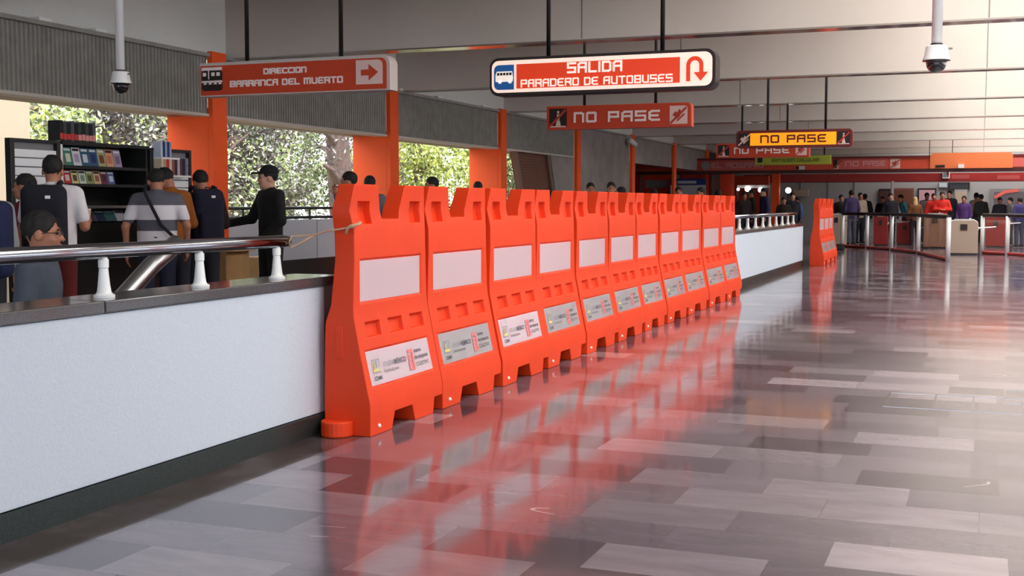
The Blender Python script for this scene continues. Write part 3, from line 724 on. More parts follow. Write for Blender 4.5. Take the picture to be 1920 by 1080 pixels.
def row(z, cols, px0, px1, names, where, group, hh, tilt=12):
    ya, yb = sp(px0, 300).y, sp(px1, 300).y; n = len(cols); w = (yb-ya)/n
    for k, c in enumerate(cols):
        magazine(c[0], ya+w*k+.004, z+.001+.012*(tilt > 20), w-.010, hh, names[k]+' '+where, group, tilt, cover=c[1] if len(c) > 1 else None)
row(SH[0], [((182, 120, 86), (120, 30, 30)), ((58, 130, 116), (220, 220, 200)), ((226, 222, 232), (170, 160, 190)), ((34, 92, 120), (210, 220, 230)), ((40, 80, 128), (20, 40, 90)), ((168, 170, 120), (120, 60, 40)), ((220, 158, 124), (200, 120, 90)), ((168, 150, 176), (120, 100, 130))], 116, 240,
    ['tan and red magazine', 'teal magazine', 'white magazine with mauve picture', 'dark teal magazine with pale picture', 'blue magazine', 'olive magazine', 'salmon pink magazine', 'mauve grey magazine'], 'on the upper magazine shelf', 'magazines on the upper shelf', (ZT-.035-SH[0])*.93)
row(SH[1], [((206, 166, 62), (90, 60, 30)), ((198, 34, 52), (230, 200, 200)), ((222, 214, 150), (90, 70, 50)), ((214, 222, 214), (120, 150, 130)), ((150, 160, 90), (70, 80, 40)), ((214, 180, 140), (150, 90, 70)), ((110, 30, 60), (60, 20, 40)), ((70, 96, 158), (200, 210, 230))], 116, 226,
    ['mustard magazine', 'bright red magazine', 'cream magazine', 'pale green magazine', 'moss green magazine', 'sand coloured magazine', 'wine red magazine', 'blue magazine with white picture'], 'on the middle magazine shelf', 'magazines on the middle shelf', (SH[0]-.03-SH[1])*.92)
row(SH[3], [((120, 40, 44),), ((90, 84, 96),), ((60, 76, 110),), ((74, 120, 128),), ((216, 214, 224),)], 150, 246,
    ['dark red magazine', 'grey magazine', 'slate blue magazine', 'sea green magazine', 'white magazine'], 'on the lowest stall shelf', 'magazines on the lowest shelf', .125, 28)
def book(loc, th, h, d, m, label, group, band=None):
    t = thing('book', label, 'book', loc, 0, group)
    new('cover', bx(-d, 0, 0, th, 0, h), m, t, bevel=.002); new('page_block', bx(-d+.004, -.008, .003, th-.003, h-.001, h+.0015), M_white, t)
    if band: new('spine_band', bx(0, .0012, 0.001, th-.001, h*.08, h*.38), band, t)
mb = [cloth('bk%d' % k, c) for k, c in enumerate([(38, 40, 44), (70, 76, 70), (30, 34, 44), (86, 92, 92), (34, 32, 36), (60, 70, 60)])]
red = mat('spine_red', (206, 52, 56), .4); pk = mat('spine_pink', (236, 150, 150), .4)
yy = y0+.02
for k in range(10):
    th = .052; book((SX-.02, yy, ZT+.001), th-.004, .185 if k % 3 else .20, .15, mb[k % 6], 'dark spined book with a red band standing on top of the bookshelf', 'dark books on top of the bookshelf', red if k < 5 else pk); yy += th
cols = [(196, 206, 226), (36, 50, 96), (150, 176, 206), (44, 60, 110), (170, 160, 190)]
z1 = sp(290, 295).z; z2 = sp(315, 329).z
tag(new('shelf_ledge', bx(SX+.001, SX+.13, ry0+.05, ry0+rL*.5, z1-.02, z1), M_white), 'upper white ledge on the slatted panel beside the orange column', 'shelf'); tag(new('shelf_ledge', bx(SX+.001, SX+.13, ry0+.05, ry0+rL-.16, z2-.02, z2), M_white), 'lower white ledge on the slatted panel beside the orange column', 'shelf')
yy = ry0+.055
for k in range(5): book((SX+.115, yy, z1+.001), .034, .17, .11, cloth('bb%d' % k, cols[k]), 'blue or pale spined book on the upper white ledge', 'blue books on the upper ledge'); yy += .038
yy = ry0+.06; cc = [(214, 196, 170), (206, 150, 120), (190, 60, 50), (226, 206, 190), (150, 90, 80), (60, 50, 60), (196, 180, 190), (90, 60, 70), (44, 40, 60), (120, 120, 140), (50, 40, 50), (180, 170, 180)]
for k in range(12):
    if yy+.05 > ry0+rL-.15: break
    book((SX+.115, yy, z2+.001), .042, .19, .11, cloth('bc%d' % k, cc[k]), 'spined book in a mixed row on the lower white ledge', 'mixed books on the lower ledge'); yy += .047
# cardboard boxes on the floor
def carton(x0, x1, yt, yb, X, label, open_=True):
    a, b = at(x0, yt, X=X), at(x1, yb, X=X); w = b.y-a.y; h = max(a.z, .2)
    t = thing('cardboard_box', label, 'box', (X, a.y, 0)); new('body', bx(-.3, 0, 0, w, 0, h), M_card, t, bevel=.004); new('flap', bx(0, .09, .0, w, h-.012, h-.004), M_card, t)
    new('tape', bx(-.3, .002, w*.45, w*.55, h, h+.001), mat('tape', (196, 170, 130), .3), t)
carton(423, 468, 470, 520, -7.9, 'open cardboard box on the floor left of the uniformed guard')
carton(488, 520, 483, 520, -8.3, 'small cardboard box on the floor behind the uniformed guard')
tag(new('parcel', bx(-.12, .1, 0, .24, 0, .06), M_card, loc=(OX+.14, 12.9, .46), bevel=.004), 'small flat brown parcel on the ledge below the window railing', 'parcel')

# ------------------------------------------------------------------ people: smooth implicit bodies, meshed
def sd_rc(P, a, b, ra, rb, k=(1, 1, 1)):
    a = np.asarray(a, np.float32); b = np.asarray(b, np.float32); kk = np.asarray(k, np.float32)
    pa = (P-a)*kk; ba = (b-a)*kk; t = np.clip((pa@ba)/max(float(ba@ba), 1e-9), 0, 1)
    return np.sqrt(((pa-t[..., None]*ba)**2).sum(-1)) - (ra+(rb-ra)*t)
def sd_el(P, c, r):
    r = np.asarray(r, np.float32); p = (P-np.asarray(c, np.float32))
    k0 = np.sqrt(((p/r)**2).sum(-1)); k1 = np.sqrt(((p/(r*r))**2).sum(-1))+1e-9
    return k0*(k0-1)/k1
def smin(a, b, k):
    h = np.clip(.5+.5*(b-a)/k, 0, 1); return b+(a-b)*h-k*h*(1-h)
def surface_net(f, lo, hi, res):
    n = [max(4, int(math.ceil((hi[i]-lo[i])/res))+1) for i in range(3)]
    ax = [np.linspace(lo[i], lo[i]+res*(n[i]-1), n[i], dtype=np.float32) for i in range(3)]
    P = np.stack(np.meshgrid(*ax, indexing='ij'), -1); V = f(P)
    V[0] = V[-1] = 1; V[:, 0] = V[:, -1] = 1; V[:, :, 0] = V[:, :, -1] = 1
    neg = V < 0; cs = [c-1 for c in n]
    acc = np.zeros(cs+[3], np.float32); cnt = np.zeros(cs, np.float32)
    def sl(o): return tuple(slice(o[i], o[i]+cs[i]) for i in range(3))
    cor = [(i, j, k) for i in (0, 1) for j in (0, 1) for k in (0, 1)]
    for a in cor:
        for d in range(3):
            if a[d]: continue
            b = list(a); b[d] = 1
            va, vb = V[sl(a)], V[sl(b)]; x = (va < 0) != (vb < 0)
            t = np.where(x, va/np.where(x, va-vb, 1), 0)
            p = np.zeros(cs+[3], np.float32); p[..., 0] = a[0]; p[..., 1] = a[1]; p[..., 2] = a[2]; p[..., d] += t
            acc += np.where(x[..., None], p, 0); cnt += x
    has = cnt > 0; idx = -np.ones(cs, np.int64); idx[has] = np.arange(has.sum())
    base = np.stack(np.meshgrid(*[np.arange(c) for c in cs], indexing='ij'), -1)
    verts = (base[has]+acc[has]/cnt[has][:, None])*res + np.asarray(lo, np.float32)
    faces = []
    for d in range(3):
        u, v = (d+1) % 3, (d+2) % 3
        s0 = [slice(1, cs[i]) for i in range(3)]; s1 = list(s0); s0[d] = slice(0, cs[d]); s1[d] = slice(1, cs[d]+1)
        A = neg[tuple(s0)]; Bq = neg[tuple(s1)]; e = np.argwhere(A != Bq)
        if not len(e): continue
        o = np.array([1, 1, 1]); o[d] = 0; c = e+o
        def g(du, dv):
            q = c.copy(); q[:, u] -= du; q[:, v] -= dv; return idx[q[:, 0], q[:, 1], q[:, 2]]
        q = np.stack([g(1, 1), g(0, 1), g(0, 0), g(1, 0)], -1); fl = Bq[tuple(e.T)]
        q[fl] = q[fl][:, ::-1]; faces.append(q)
    return verts, np.concatenate(faces)
def net_obj(name, f, lo, hi, res, m, parent=None):
    v, q = surface_net(f, lo, hi, res)
    me = bpy.data.meshes.new(name); me.from_pydata(v.tolist(), [], q.tolist()); me.materials.append(m)
    me.polygons.foreach_set('use_smooth', [True]*len(me.polygons))
    o = bpy.data.objects.new(name, me); COL.objects.link(o)
    if parent is not None: o.parent = parent
    return o

ARM = dict(hang=((.235, -.03, 1.11), (.245, .04, .86), (0, .25, -1)), bent=((.24, -.03, 1.12), (.20, .20, 1.10), (-.3, 1, .1)), read=((.24, .0, 1.12), (.10, .26, 1.12), (-.6, .8, .1)),
           phone=((.26, .06, 1.16), (.12, .16, 1.42), (-.2, .2, 1)), rest=((.25, .10, 1.16), (.18, .34, 1.02), (-.1, 1, -.1)), cross=((.25, .05, 1.14), (.02, .20, 1.14), (-1, .1, 0)))
def person(label, loc, face, H=1.72, res=.03, skin=None, hair=None, shirt=None, sleeve='long', trousers=None, la='hang', ra='hang', lean=0, head=(0, 0), long_hair=False,
           build=1.0, face_detail=False, cap=None, glasses=False, hem=.84, stride=.0):
    skin = skin or M_skin; hair = hair or M_hair
    s = H/1.72; R = res/s
    def armset(a, sg):
        e, w, d = (ARM[a] if isinstance(a, str) else a)
        return tuple(np.array((sg*p[0], p[1], p[2]), np.float32) for p in (e, w, d))
    arms = [(np.array((sg*.175*build, -.005, 1.395), np.float32),)+armset(a, sg)+(sg,) for a, sg in ((la, -1), (ra, 1))]
    th = math.radians(lean); ct, st = math.cos(th), math.sin(th); PV = np.array((0, 0, .94), np.float32)
    def up(P):                                   # undo the forward bend
        p = P-PV; y = p[..., 1]*ct-p[..., 2]*st; z = p[..., 1]*st+p[..., 2]*ct
        return np.stack((p[..., 0], y, z), -1)+PV
    hc = np.array((0, .025, 1.588), np.float32)
    RM = np.array((Matrix.Rotation(math.radians(head[0]), 3, 'Z') @ Matrix.Rotation(math.radians(head[1]), 3, 'X')), np.float32)
    nb = np.array((0, .0, 1.50), np.float32)
    def hd(Q): return (Q-nb)@RM - (hc-nb)        # head frame
    legs = [((sg*.088, 0, .90), (sg*.098, .012+sg*stride*.5, .49), (sg*.105, -.02+sg*stride, .085), sg) for sg in (-1, 1)]
    K = (1, 1.5, 1)
    def torso(Q, g):
        d = sd_rc(Q, (0, 0, .93), (0, 0, 1.08), .162*build+g, .148*build+g, K)
        d = smin(d, sd_rc(Q, (0, .0, 1.08), (0, .0, 1.28), .148*build+g, .168*build+g, K), .05)
        return smin(d, sd_rc(Q, (-.125*build, -.005, 1.375), (.125*build, -.005, 1.375), .075+g, .075+g, (1, 1.1, 1)), .06)
    def f_body(P):
        Q = up(P); d = torso(Q, 0)
        for hp, kn, an, sg in legs:
            d = smin(d, sd_rc(P, hp, kn, .082, .056), .03); d = smin(d, sd_rc(P, kn, an, .055, .037), .02)
            d = smin(d, sd_rc(P, (an[0], an[1]-.01, .05), (an[0], an[1]+.14, .03), .035, .028), .02)
        for sh, e, w, dr, sg in arms:
            d = smin(d, sd_rc(Q, sh, e, .050, .040), .03); d = smin(d, sd_rc(Q, e, w, .039, .026), .015)
            dr = dr/np.linalg.norm(dr); n = np.array((-sg*1.0, .15, .05), np.float32); n = n-dr*(n@dr); n /= np.linalg.norm(n); sd = np.cross(n, dr)*1.0
            if sd[1] < 0 and abs(sd[1]) > .3: sd = -sd
            for o, L in ((-.027, .80), (-.009, .98), (.009, 1.05), (.027, .92)):
                b = w+dr*.085+sd*o; d = smin(d, sd_rc(Q, w+sd*o*.5, b, .017, .013), .012)
                m_ = b+dr*.040*L+n*.010; d = np.minimum(d, sd_rc(Q, b, m_, .0105, .0098)); d = np.minimum(d, sd_rc(Q, m_, m_+dr*.028*L+n*.020, .0098, .0085))
            b = w+dr*.025+sd*.028; m_ = b+sd*.028+dr*.028+n*.006; d = smin(d, sd_rc(Q, b, m_, .014, .012), .008); d = np.minimum(d, sd_rc(Q, m_, m_+dr*.03+n*.012, .0115, .0095))
        d = smin(d, sd_rc(Q, (0, -.012, 1.40), (0, .012, 1.53), .056, .052), .03)
        h = hd(Q)
        k = sd_el(h, (0, -.012, .03), (.076, .094, .094)); k = smin(k, sd_el(h, (0, .028, -.035), (.059, .066, .084)), .03); k = smin(k, sd_el(h, (0, .048, -.088), (.040, .042, .032)), .03)
        k = smin(k, sd_rc(h, (0, .092, .0), (0, .112, -.034), .008, .0145), .014); k = smin(k, sd_el(h, (0, .080, .022), (.052, .020, .012)), .015)
        for sg in (-1, 1):
            k = smin(k, sd_el(h, (sg*.078, -.006, -.012), (.010, .026, .034)), .008); k = smin(k, sd_el(h, (sg*.036, .068, -.035), (.025, .022, .02)), .02)
        if face_detail: k = smin(k, sd_rc(h, (-.018, .092, -.066), (.018, .092, -.066), .008, .008), .008)
        return smin(d, k, .025)
    ext = .48+abs(math.sin(th))*.5
    fwd = max([.42]+[a[2][1]+.25 for a in arms])
    lo = (-.46, -.30, -.02); hi = (.46, fwd+math.sin(th)*.85, 1.80+.0)
    body = net_obj('person', f_body, lo, hi, R, skin)
    body.location = loc; body.rotation_euler = (0, 0, math.radians(face-90)); body.scale = (s, s, s)
    tag(body, label, 'person')
    def f_shirt(P):
        Q = up(P); g = .016; d = torso(Q, g)
        for sh, e, w, dr, sg in arms:
            d = smin(d, sd_rc(Q, sh, sh+(e-sh)*(1 if sleeve == 'long' else .72), .064, .058), .03)
            if sleeve == 'long': d = smin(d, sd_rc(Q, e, e+(w-e)*.97, .056, .041), .02)
        d = smin(d, sd_rc(Q, (0, -.012, 1.40), (0, -.002, 1.455), .068, .062), .02)
        return np.maximum(d, hem-Q[..., 2])
    net_obj('shirt', f_shirt, (-.46, -.32, hem-.15), (.46, fwd+math.sin(th)*.85, 1.58), R, shirt, body)
    def f_tr(P):
        d = sd_rc(P, (0, 0, .93), (0, 0, 1.02), .168*build, .160*build, K)
        for hp, kn, an, sg in legs:
            d = smin(d, sd_rc(P, hp, kn, .098, .072), .03); d = smin(d, sd_rc(P, kn, (an[0], an[1], .05), .071, .060), .02)
        return np.maximum(d, np.maximum(.035-P[..., 2], P[..., 2]-1.03))
    net_obj('trousers', f_tr, (-.34, -.30, 0), (.34, .32, 1.1), R, trousers, body)
    for hp, kn, an, sg in legs:
        def f_sh(P, an=an): return np.maximum(sd_rc(P, (an[0], an[1]-.03, .045), (an[0]*1.05, an[1]+.165, .035), .046, .040), .004-P[..., 2])
        net_obj('shoe', f_sh, (an[0]-.1, an[1]-.12, -.01), (an[0]+.1, an[1]+.25, .12), R*.8, M_shoe, body)
    def inv_up(p):
        p = np.asarray(p, np.float64)-PV; return np.array((p[0], p[1]*ct+p[2]*st, -p[1]*st+p[2]*ct))+PV
    def from_head(h): return inv_up(RM.astype(np.float64)@(np.asarray(h)+(hc-nb)) + nb)
    c0 = from_head((0, 0, .0)); r_ = .22 if not long_hair else .36
    def f_hair(P):
        h = hd(up(P)); z = h[..., 2]; y = h[..., 1]
        x = h[..., 0]; nz_ = .0045*(np.sin(x*95+y*40)*np.cos(z*80-y*60)+np.sin(y*120+x*50)*.6)
        d = sd_el(h, (0, -.016, .040), (.082, .101, .097))-nz_
        d = np.maximum(d, -(z+.012-.95*y+.04*np.abs(x)/.08*(y > .02))*.72)
        if long_hair: d = smin(d, np.maximum(sd_el(h, (0, -.062, -.10), (.088, .062, .17)), y+.0-.02), .03)
        return d
    net_obj('hair', f_hair, c0-r_, c0+r_, min(R, .02), hair, body)
    def small(name, h, r, m):
        bm = B(); bmesh.ops.create_uvsphere(bm, u_segments=10, v_segments=8, radius=1)
        p = from_head(h); bmesh.ops.scale(bm, vec=r, verts=bm.verts); bmesh.ops.translate(bm, vec=p, verts=bm.verts); return new(name, bm, m, body, smooth=True)
    if face_detail:
        for sg in (-1, 1): small('eye', (sg*.032, .088, .002), (.011, .009, .007), M_eye); small('eyebrow', (sg*.033, .097, .024), (.018, .008, .005), hair)
        small('mouth', (0, .101, -.066), (.021, .008, .006), M_lip)
    if cap is not None:
        def f_cap(P):
            h = hd(up(P)); d = np.maximum(sd_el(h, (0, -.016, .045), (.094, .112, .102)), .048-h[..., 2])
            br = np.maximum(sd_el(h, (0, .11, .052), (.075, .085, .012)), -(h[..., 1]-.02)); return smin(d, br, .01)
        c = from_head((0, .03, .06)); net_obj('cap', f_cap, c-.22, c+.22, min(R, .012), cap, body)
    if glasses:
        bm = B()
        for sg in (-1, 1):
            pts = [from_head((sg*.033+.022*math.cos(a)*1.1, .103, .0+.015*math.sin(a))) for a in [2*PI*k/14 for k in range(15)]]; tube(bm, pts, .0018, 6, False)
            tube(bm, [from_head((sg*.057, .10, .004)), from_head((sg*.076, .05, .006)), from_head((sg*.082, -.012, .002)), from_head((sg*.08, -.03, -.012))], .0028, 6)
        tube(bm, [from_head((-.010, .106, .004)), from_head((.010, .106, .004))], .0018, 6); new('glasses', bm, M_steel, body)
    return body
def backpack(label, ref, m, off=(0, 0, 0), sc=(1, 1, 1), straps=True):
    t = thing('backpack', label, 'backpack', ref.location, ref.rotation_euler.z); t.location = Vector(ref.location)
    def rb(P, c, h, r): q = np.abs(P-np.array(c, np.float32))-np.array(h, np.float32)+r; return np.sqrt((np.maximum(q, 0)**2).sum(-1))+np.minimum(q.max(-1), 0)-r
    ox, oy, oz = off; sx, sy_, sz = sc
    a = net_obj('body', lambda P: rb(P, (ox, -.245*sy_+oy, 1.16+oz), (.16*sx, .095*sy_, .28*sz), .07), (-.4, -.6, .7), (.4, 0.02, 1.7), .02, m, t)
    net_obj('front_pocket', lambda P: rb(P, (ox, -.35*sy_+oy, 1.05+oz), (.12*sx, .05, .15*sz), .045), (-.4, -.6, .7), (.4, 0.02, 1.5), .02, m, t)
    for sg in ((-1, 1) if straps else ()):
        bm = B(); x = ox+sg*.11; tube(bm, [(x, -.16, 1.36), (x*1.02, -.09, 1.465), (x*1.05, .02, 1.478), (x*1.1, .115, 1.38), (x*1.25, .125, 1.2), (x*1.45, .03, 1.02), (x*1.2, -.15, .95)], .022, 8); new('strap', bm, m, t, smooth=True)
    bm = B(); tube(bm, [(ox-.03, -.2, 1.44+oz), (ox-.02, -.21, 1.47+oz), (ox+.02, -.21, 1.47+oz), (ox+.03, -.2, 1.44+oz)], .008, 6); new('grab_handle', bm, m, t)
    bm = B(); box(bm, ox+.015, ox+.055, -.345*sy_+oy, -.335*sy_+oy, 1.36+oz, 1.385+oz); new('logo_tab', bm, M_white, t)
    return t
def hpos(px, py, Y):
    p = at(px, py, Y=Y); return (p.x, Y, 0.0), p.z
def heading_away(loc): return math.degrees(math.atan2(loc[1], loc[0]))

C = cloth
# stripes of the polo shirt
def striped():
    m = bpy.data.materials.new('cloth_striped'); m.use_nodes = True; nt = m.node_tree; b = nt.nodes['Principled BSDF']; b.inputs['Roughness'].default_value = .9
    tc = nt.nodes.new('ShaderNodeTexCoord'); sp_ = nt.nodes.new('ShaderNodeSeparateXYZ'); nt.links.new(tc.outputs['Object'], sp_.inputs[0])
    mr = nt.nodes.new('ShaderNodeMapRange'); mr.inputs['From Min'].default_value = .8; mr.inputs['From Max'].default_value = 1.5; nt.links.new(sp_.outputs[2], mr.inputs['Value'])
    r = nt.nodes.new('ShaderNodeValToRGB'); r.color_ramp.interpolation = 'CONSTANT'; e = r.color_ramp.elements
    g = rgb(92, 92, 104); w = rgb(226, 222, 230)
    def f(z): return (z-.8)/.7
    e[0].position = 0; e[0].color = rgb(58, 54, 66); e[1].position = f(.955); e[1].color = w
    for z, c in ((1.08, g), (1.19, w), (1.335, g)): q = e.new(f(z)); q.color = c
    nt.links.new(mr.outputs[0], r.inputs[0]); nt.links.new(r.outputs[0], b.inputs['Base Color']); return m
RES = .0145
loc, z = hpos(97, 290, 7.9)
p = person('person in white T-shirt and maroon trousers with a dark backpack, facing the magazines', loc, 128, z, RES, shirt=C('white', (226, 222, 228)), sleeve='short', trousers=C('maroon', (96, 22, 22)), ra=((.25, -.04, 1.12), (.27, .15, 1.17), (-.1, .8, .5)), head=(-5, -5), build=1.05)
backpack('dark navy backpack slung on the person in the white T-shirt', p, C('navyblack', (22, 24, 36)), off=(-.05, 0, -.02), sc=(1.1, 1, 1.12))
t = thing('paper_cup', 'tan paper cup held by the person with the backpack', 'cup'); t.parent = None
cw = p.matrix_basis @ Vector((.25, .27, 1.20)); t.location = cw
bm = B(); lathe(bm, [(0, -.06), (.028, -.06), (.036, .06), (0, .06)], 14); new('body', bm, mat('cup_tan', (204, 168, 136), .6), t, smooth=True); bm = B(); lathe(bm, [(.038, .058), (.038, .068), (0, .07)], 14); new('lid', bm, M_white, t)
loc, z = hpos(50, 325, 8.3)
person('person with dark hair and maroon top beside the white slatted panel, in profile', loc, 205, z, RES, shirt=C('wine', (110, 24, 40)), sleeve='short', trousers=C('darkblue', (32, 34, 50)), la='read', ra='read', face_detail=True, build=.92)
loc, z = hpos(292, 318, 9.5)
p = person('person in grey and white striped polo shirt with a dark shoulder strap', loc, 122, z*1.0+.03, RES, shirt=striped(), sleeve='short', trousers=C('navy', (30, 34, 58)), la=((.30, -.03, 1.12), (.30, .05, .88), (0, .2, -1)), ra=((.29, -.04, 1.13), (.28, .10, .92), (0, .3, -1)), lean=8, head=(18, -12), build=1.12)
t = thing('shoulder_bag', 'dark shoulder bag worn across the striped polo shirt', 'bag', p.location, p.rotation_euler.z)
bm = B(); tube(bm, [(.0, .17, 1.30), (-.09, .13, 1.46), (-.105, .03, 1.475), (-.09, -.105, 1.40), (-.03, -.135, 1.27), (.05, -.125, 1.10), (.15, -.135, 1.0), (.27, -.10, .90), (.37, -.06, .81)], .016, 8); new('strap', bm, C('strapblack', (28, 28, 34)), t, smooth=True)
new('body', bx(.345, .42, -.12, .12, .60, .82), C('bagblack', (26, 26, 30)), t, bevel=.02)
loc, z = hpos(325, 309, 10.1)
person('person in ochre brown jacket looking down at the book stall', loc, 165, z, RES, shirt=C('ochre', (150, 84, 28)), trousers=C('darkjeans', (34, 36, 48)), la='read', ra='read', lean=6, head=(15, -25), face_detail=True)
loc, z = hpos(379, 317, 10.7)
p = person('person in dark jacket with a dark blue backpack beside the orange column', loc, 140, z, RES, shirt=C('plumblack', (38, 24, 30)), trousers=C('darkjeans', (34, 36, 48)), la='read', ra='read', head=(12, -18))
backpack('dark blue backpack worn in front of the orange column', p, C('deepblue', (24, 26, 48)), sc=(1, .9, 1.05))
tag(new('plastic_bag', bx(-.05, .05, -.08, .08, 0, .16), M_white, loc=(p.location.x+.45, p.location.y-.3, 0), bevel=.04), 'small white bag on the floor by the person in the dark jacket', 'bag')
loc, z = hpos(506, 311, 11.3)
p = person('uniformed guard in black with a black cap standing at the window parapet', loc, 243, z, RES, skin=M_skin2, shirt=C('black', (20, 19, 21)), trousers=C('black', (20, 19, 21)), ra=((.30, .06, 1.14), (.44, .28, 1.08), (.67, .74, -.02)), la=((.25, .02, 1.12), (.12, .17, .93), (-.5, .4, -.7)), head=(-18, 0), face_detail=True, cap=C('capblack', (18, 20, 26)), build=.98)
t = thing('baton', 'black baton held in the outstretched hand of the guard', 'baton'); q = p.matrix_basis @ Vector((.55, .405, 1.075)); t.location = q; t.rotation_euler = (0, 0, p.rotation_euler.z-math.radians(42))
bm = B(); tube(bm, [(.0, -.18, .03), (0, .16, -.005)], .018, 10); new('shaft', bm, M_black, t, smooth=True); bm = B(); bmesh.ops.create_uvsphere(bm, u_segments=12, v_segments=8, radius=.045, matrix=Matrix.Translation((0, .18, -.01))); new('knob', bm, M_black, t, smooth=True)
# man on the stairs
p = person('person with glasses and grey jacket going down the stairs, head and shoulders above the rail', (-5.17, 5.57, -.51), 27, 1.77, .011, shirt=C('slate', (72, 80, 94)), trousers=C('darkjeans', (34, 36, 48)), face_detail=True, glasses=True, head=(4, 0), build=1.02)
# half hidden figure at the left edge
loc = tuple(at(-34, 420, Y=6.9)); loc = (loc[0], 6.9, 0)
p = person('person in pale grey shirt at the left edge of the photo behind the stairs', loc, 115, 1.56, .02, shirt=C('palegrey', (150, 154, 162)), trousers=C('darkjeans', (34, 36, 48)), lean=10)
backpack('navy blue bag on the person at the left edge behind the stairs', p, C('navybag', (26, 34, 72)), off=(.12, 0, -.12), sc=(1.2, 1.2, 1), straps=False)
# heads showing above the barrier row
W_ = C('midgrey', (110, 110, 118)); DK = C('darkjeans', (34, 36, 48))
for px, py, Y, fc, lab, kw in (
    (657, 321, 13.2, 200, 'person behind the first barrier holding a phone up, in front of the second column', dict(ra='phone', la='phone')),
    (693, 329, 14.6, 110, 'person with a round dark head of hair behind the first barrier', {}),
    (812, 331, 15.9, 215, 'person behind the second barrier against the bright yellow foliage', dict(hair=M_hair)),
    (896, 340, 18.9, 110, 'person behind the third barrier in front of the third column', {}),
    (1107, 342, 21.4, 300, 'person behind the middle of the row, in front of the concrete wall', {}),
    (1146, 341, 21.0, 290, 'person with long dark hair facing over the middle barriers', dict(long_hair=True)),
    (1166, 350, 22.8, 200, 'person mostly hidden behind the middle barriers, by the far red column', {}),
    (1226, 353, 27.0, 120, 'person half hidden before the orange kiosk wall', {}),
    (1272, 350, 26.0, 290, 'person in front of the blue advert, left of its middle', {}),
    (1315, 351, 26.4, 230, 'person in front of the blue advert, at its right end', {}),
    (1347, 356, 28.5, 110, 'person whose dark hair shows beside the orange pillar', {})):
    loc, z = hpos(px, py, Y); person(lab, loc, fc, z, .022, shirt=W_, trousers=DK, face_detail=True, **kw)
# crowd beyond the gates
SUIT = C('suit', (26, 26, 40)); PUR = C('purplenavy', (56, 46, 86)); RED = C('red', (216, 44, 34))
for px, py, Y, fc, lab, sh, kw in (
    (1395, 360, 36.0, 300, 'person in dark clothes at the left end of the far turnstiles', C('brownblack', (44, 30, 32)), {}),
    (1410, 355, 36.5, 200, 'person in dark olive coat under the round lamps', C('oliveblack', (48, 42, 36)), {}),
    (1433, 352, 36.2, 210, 'person in dark violet jacket under the round lamps', C('violet', (48, 36, 84)), dict(skin=M_skin2)),
    (1470, 374, 36.0, 280, 'person in brown black coat behind the far white balusters', C('brownblack', (44, 30, 32)), {}),
    (1486, 361, 36.6, 290, 'person in dark jacket facing out beside the farther short row of barriers', SUIT, dict(skin=M_skin2)),
    (1497, 369, 37.0, 210, 'person in bright blue top behind the far white balusters', C('blue', (48, 84, 150)), {}),
    (1577, 365, 40.0, 290, 'person in dark jacket left of the person in the violet navy jacket', C('brownblack', (44, 30, 32)), {}),
    (1597, 356, 39.4, 120, 'person in violet navy jacket and jeans seen from behind at the gates', PUR, {}),
    (1613, 361, 40.6, 300, 'person in beige coat beside the violet navy jacket', C('beige', (170, 156, 140)), {}),
    (1622, 363, 41.4, 110, 'person in black coat right of the beige coat', C('black', (20, 19, 21)), {}),
    (1655, 368, 42.0, 270, 'person in black standing left of the white post pole', C('black', (20, 19, 21)), {}),
    (1670, 362, 40.2, 290, 'person in dark suit and pale shirt next to the thin white pole', SUIT, dict(skin=M_skin2)),
    (1699, 363, 41.4, 200, 'person in teal shirt bending at the gates', C('teal', (62, 128, 146)), dict(lean=15)),
    (1716, 369, 39.6, 110, 'blond person in brown jacket with a pink strap', C('brownjacket', (110, 66, 36)), dict(hair=M_hairbl, long_hair=True)),
    (1738, 361, 42.0, 280, 'person in pale grey shirt left of the two red shirts', C('lightgrey', (176, 176, 182)), {}),
    (1751, 362, 40.0, 290, 'person in red shirt, the left of the two red shirts', RED, {}),
    (1767, 359, 39.8, 280, 'person in red shirt with folded arms, the right of the two red shirts', RED, dict(la='cross', ra='cross')),
    (1781, 357, 41.0, 250, 'person in dark suit right of the red shirts', SUIT, dict(skin=M_skin2)),
    (1808, 367, 40.5, 260, 'person in purple top behind the round topped turnstile', C('purple', (84, 56, 120)), {}),
    (1831, 361, 42.0, 110, 'person in beige shirt near the arched display', C('beige', (170, 156, 140)), {}),
    (1840, 364, 41.2, 120, 'person in black vest near the arched display', C('black', (20, 19, 21)), {}),
    (1875, 374, 41.5, 280, 'person in dark blue grey at the far right gates', C('darkslate', (46, 48, 62)), {}),
    (1895, 376, 41.0, 200, 'person in grey with tan face at the far right gates', W_, dict(skin=M_skin2)),
    (1913, 371, 39.0, 120, 'person in violet blue jacket cut by the right edge of the photo', C('violetblue', (60, 56, 110)), {})):
    loc, z = hpos(px, py, Y); person(lab, loc, fc, max(1.5, min(z, 1.84)), .032, shirt=sh, trousers=C('greyjeans', (84, 84, 104)) if px in (1597, 1913) else DK, **kw)

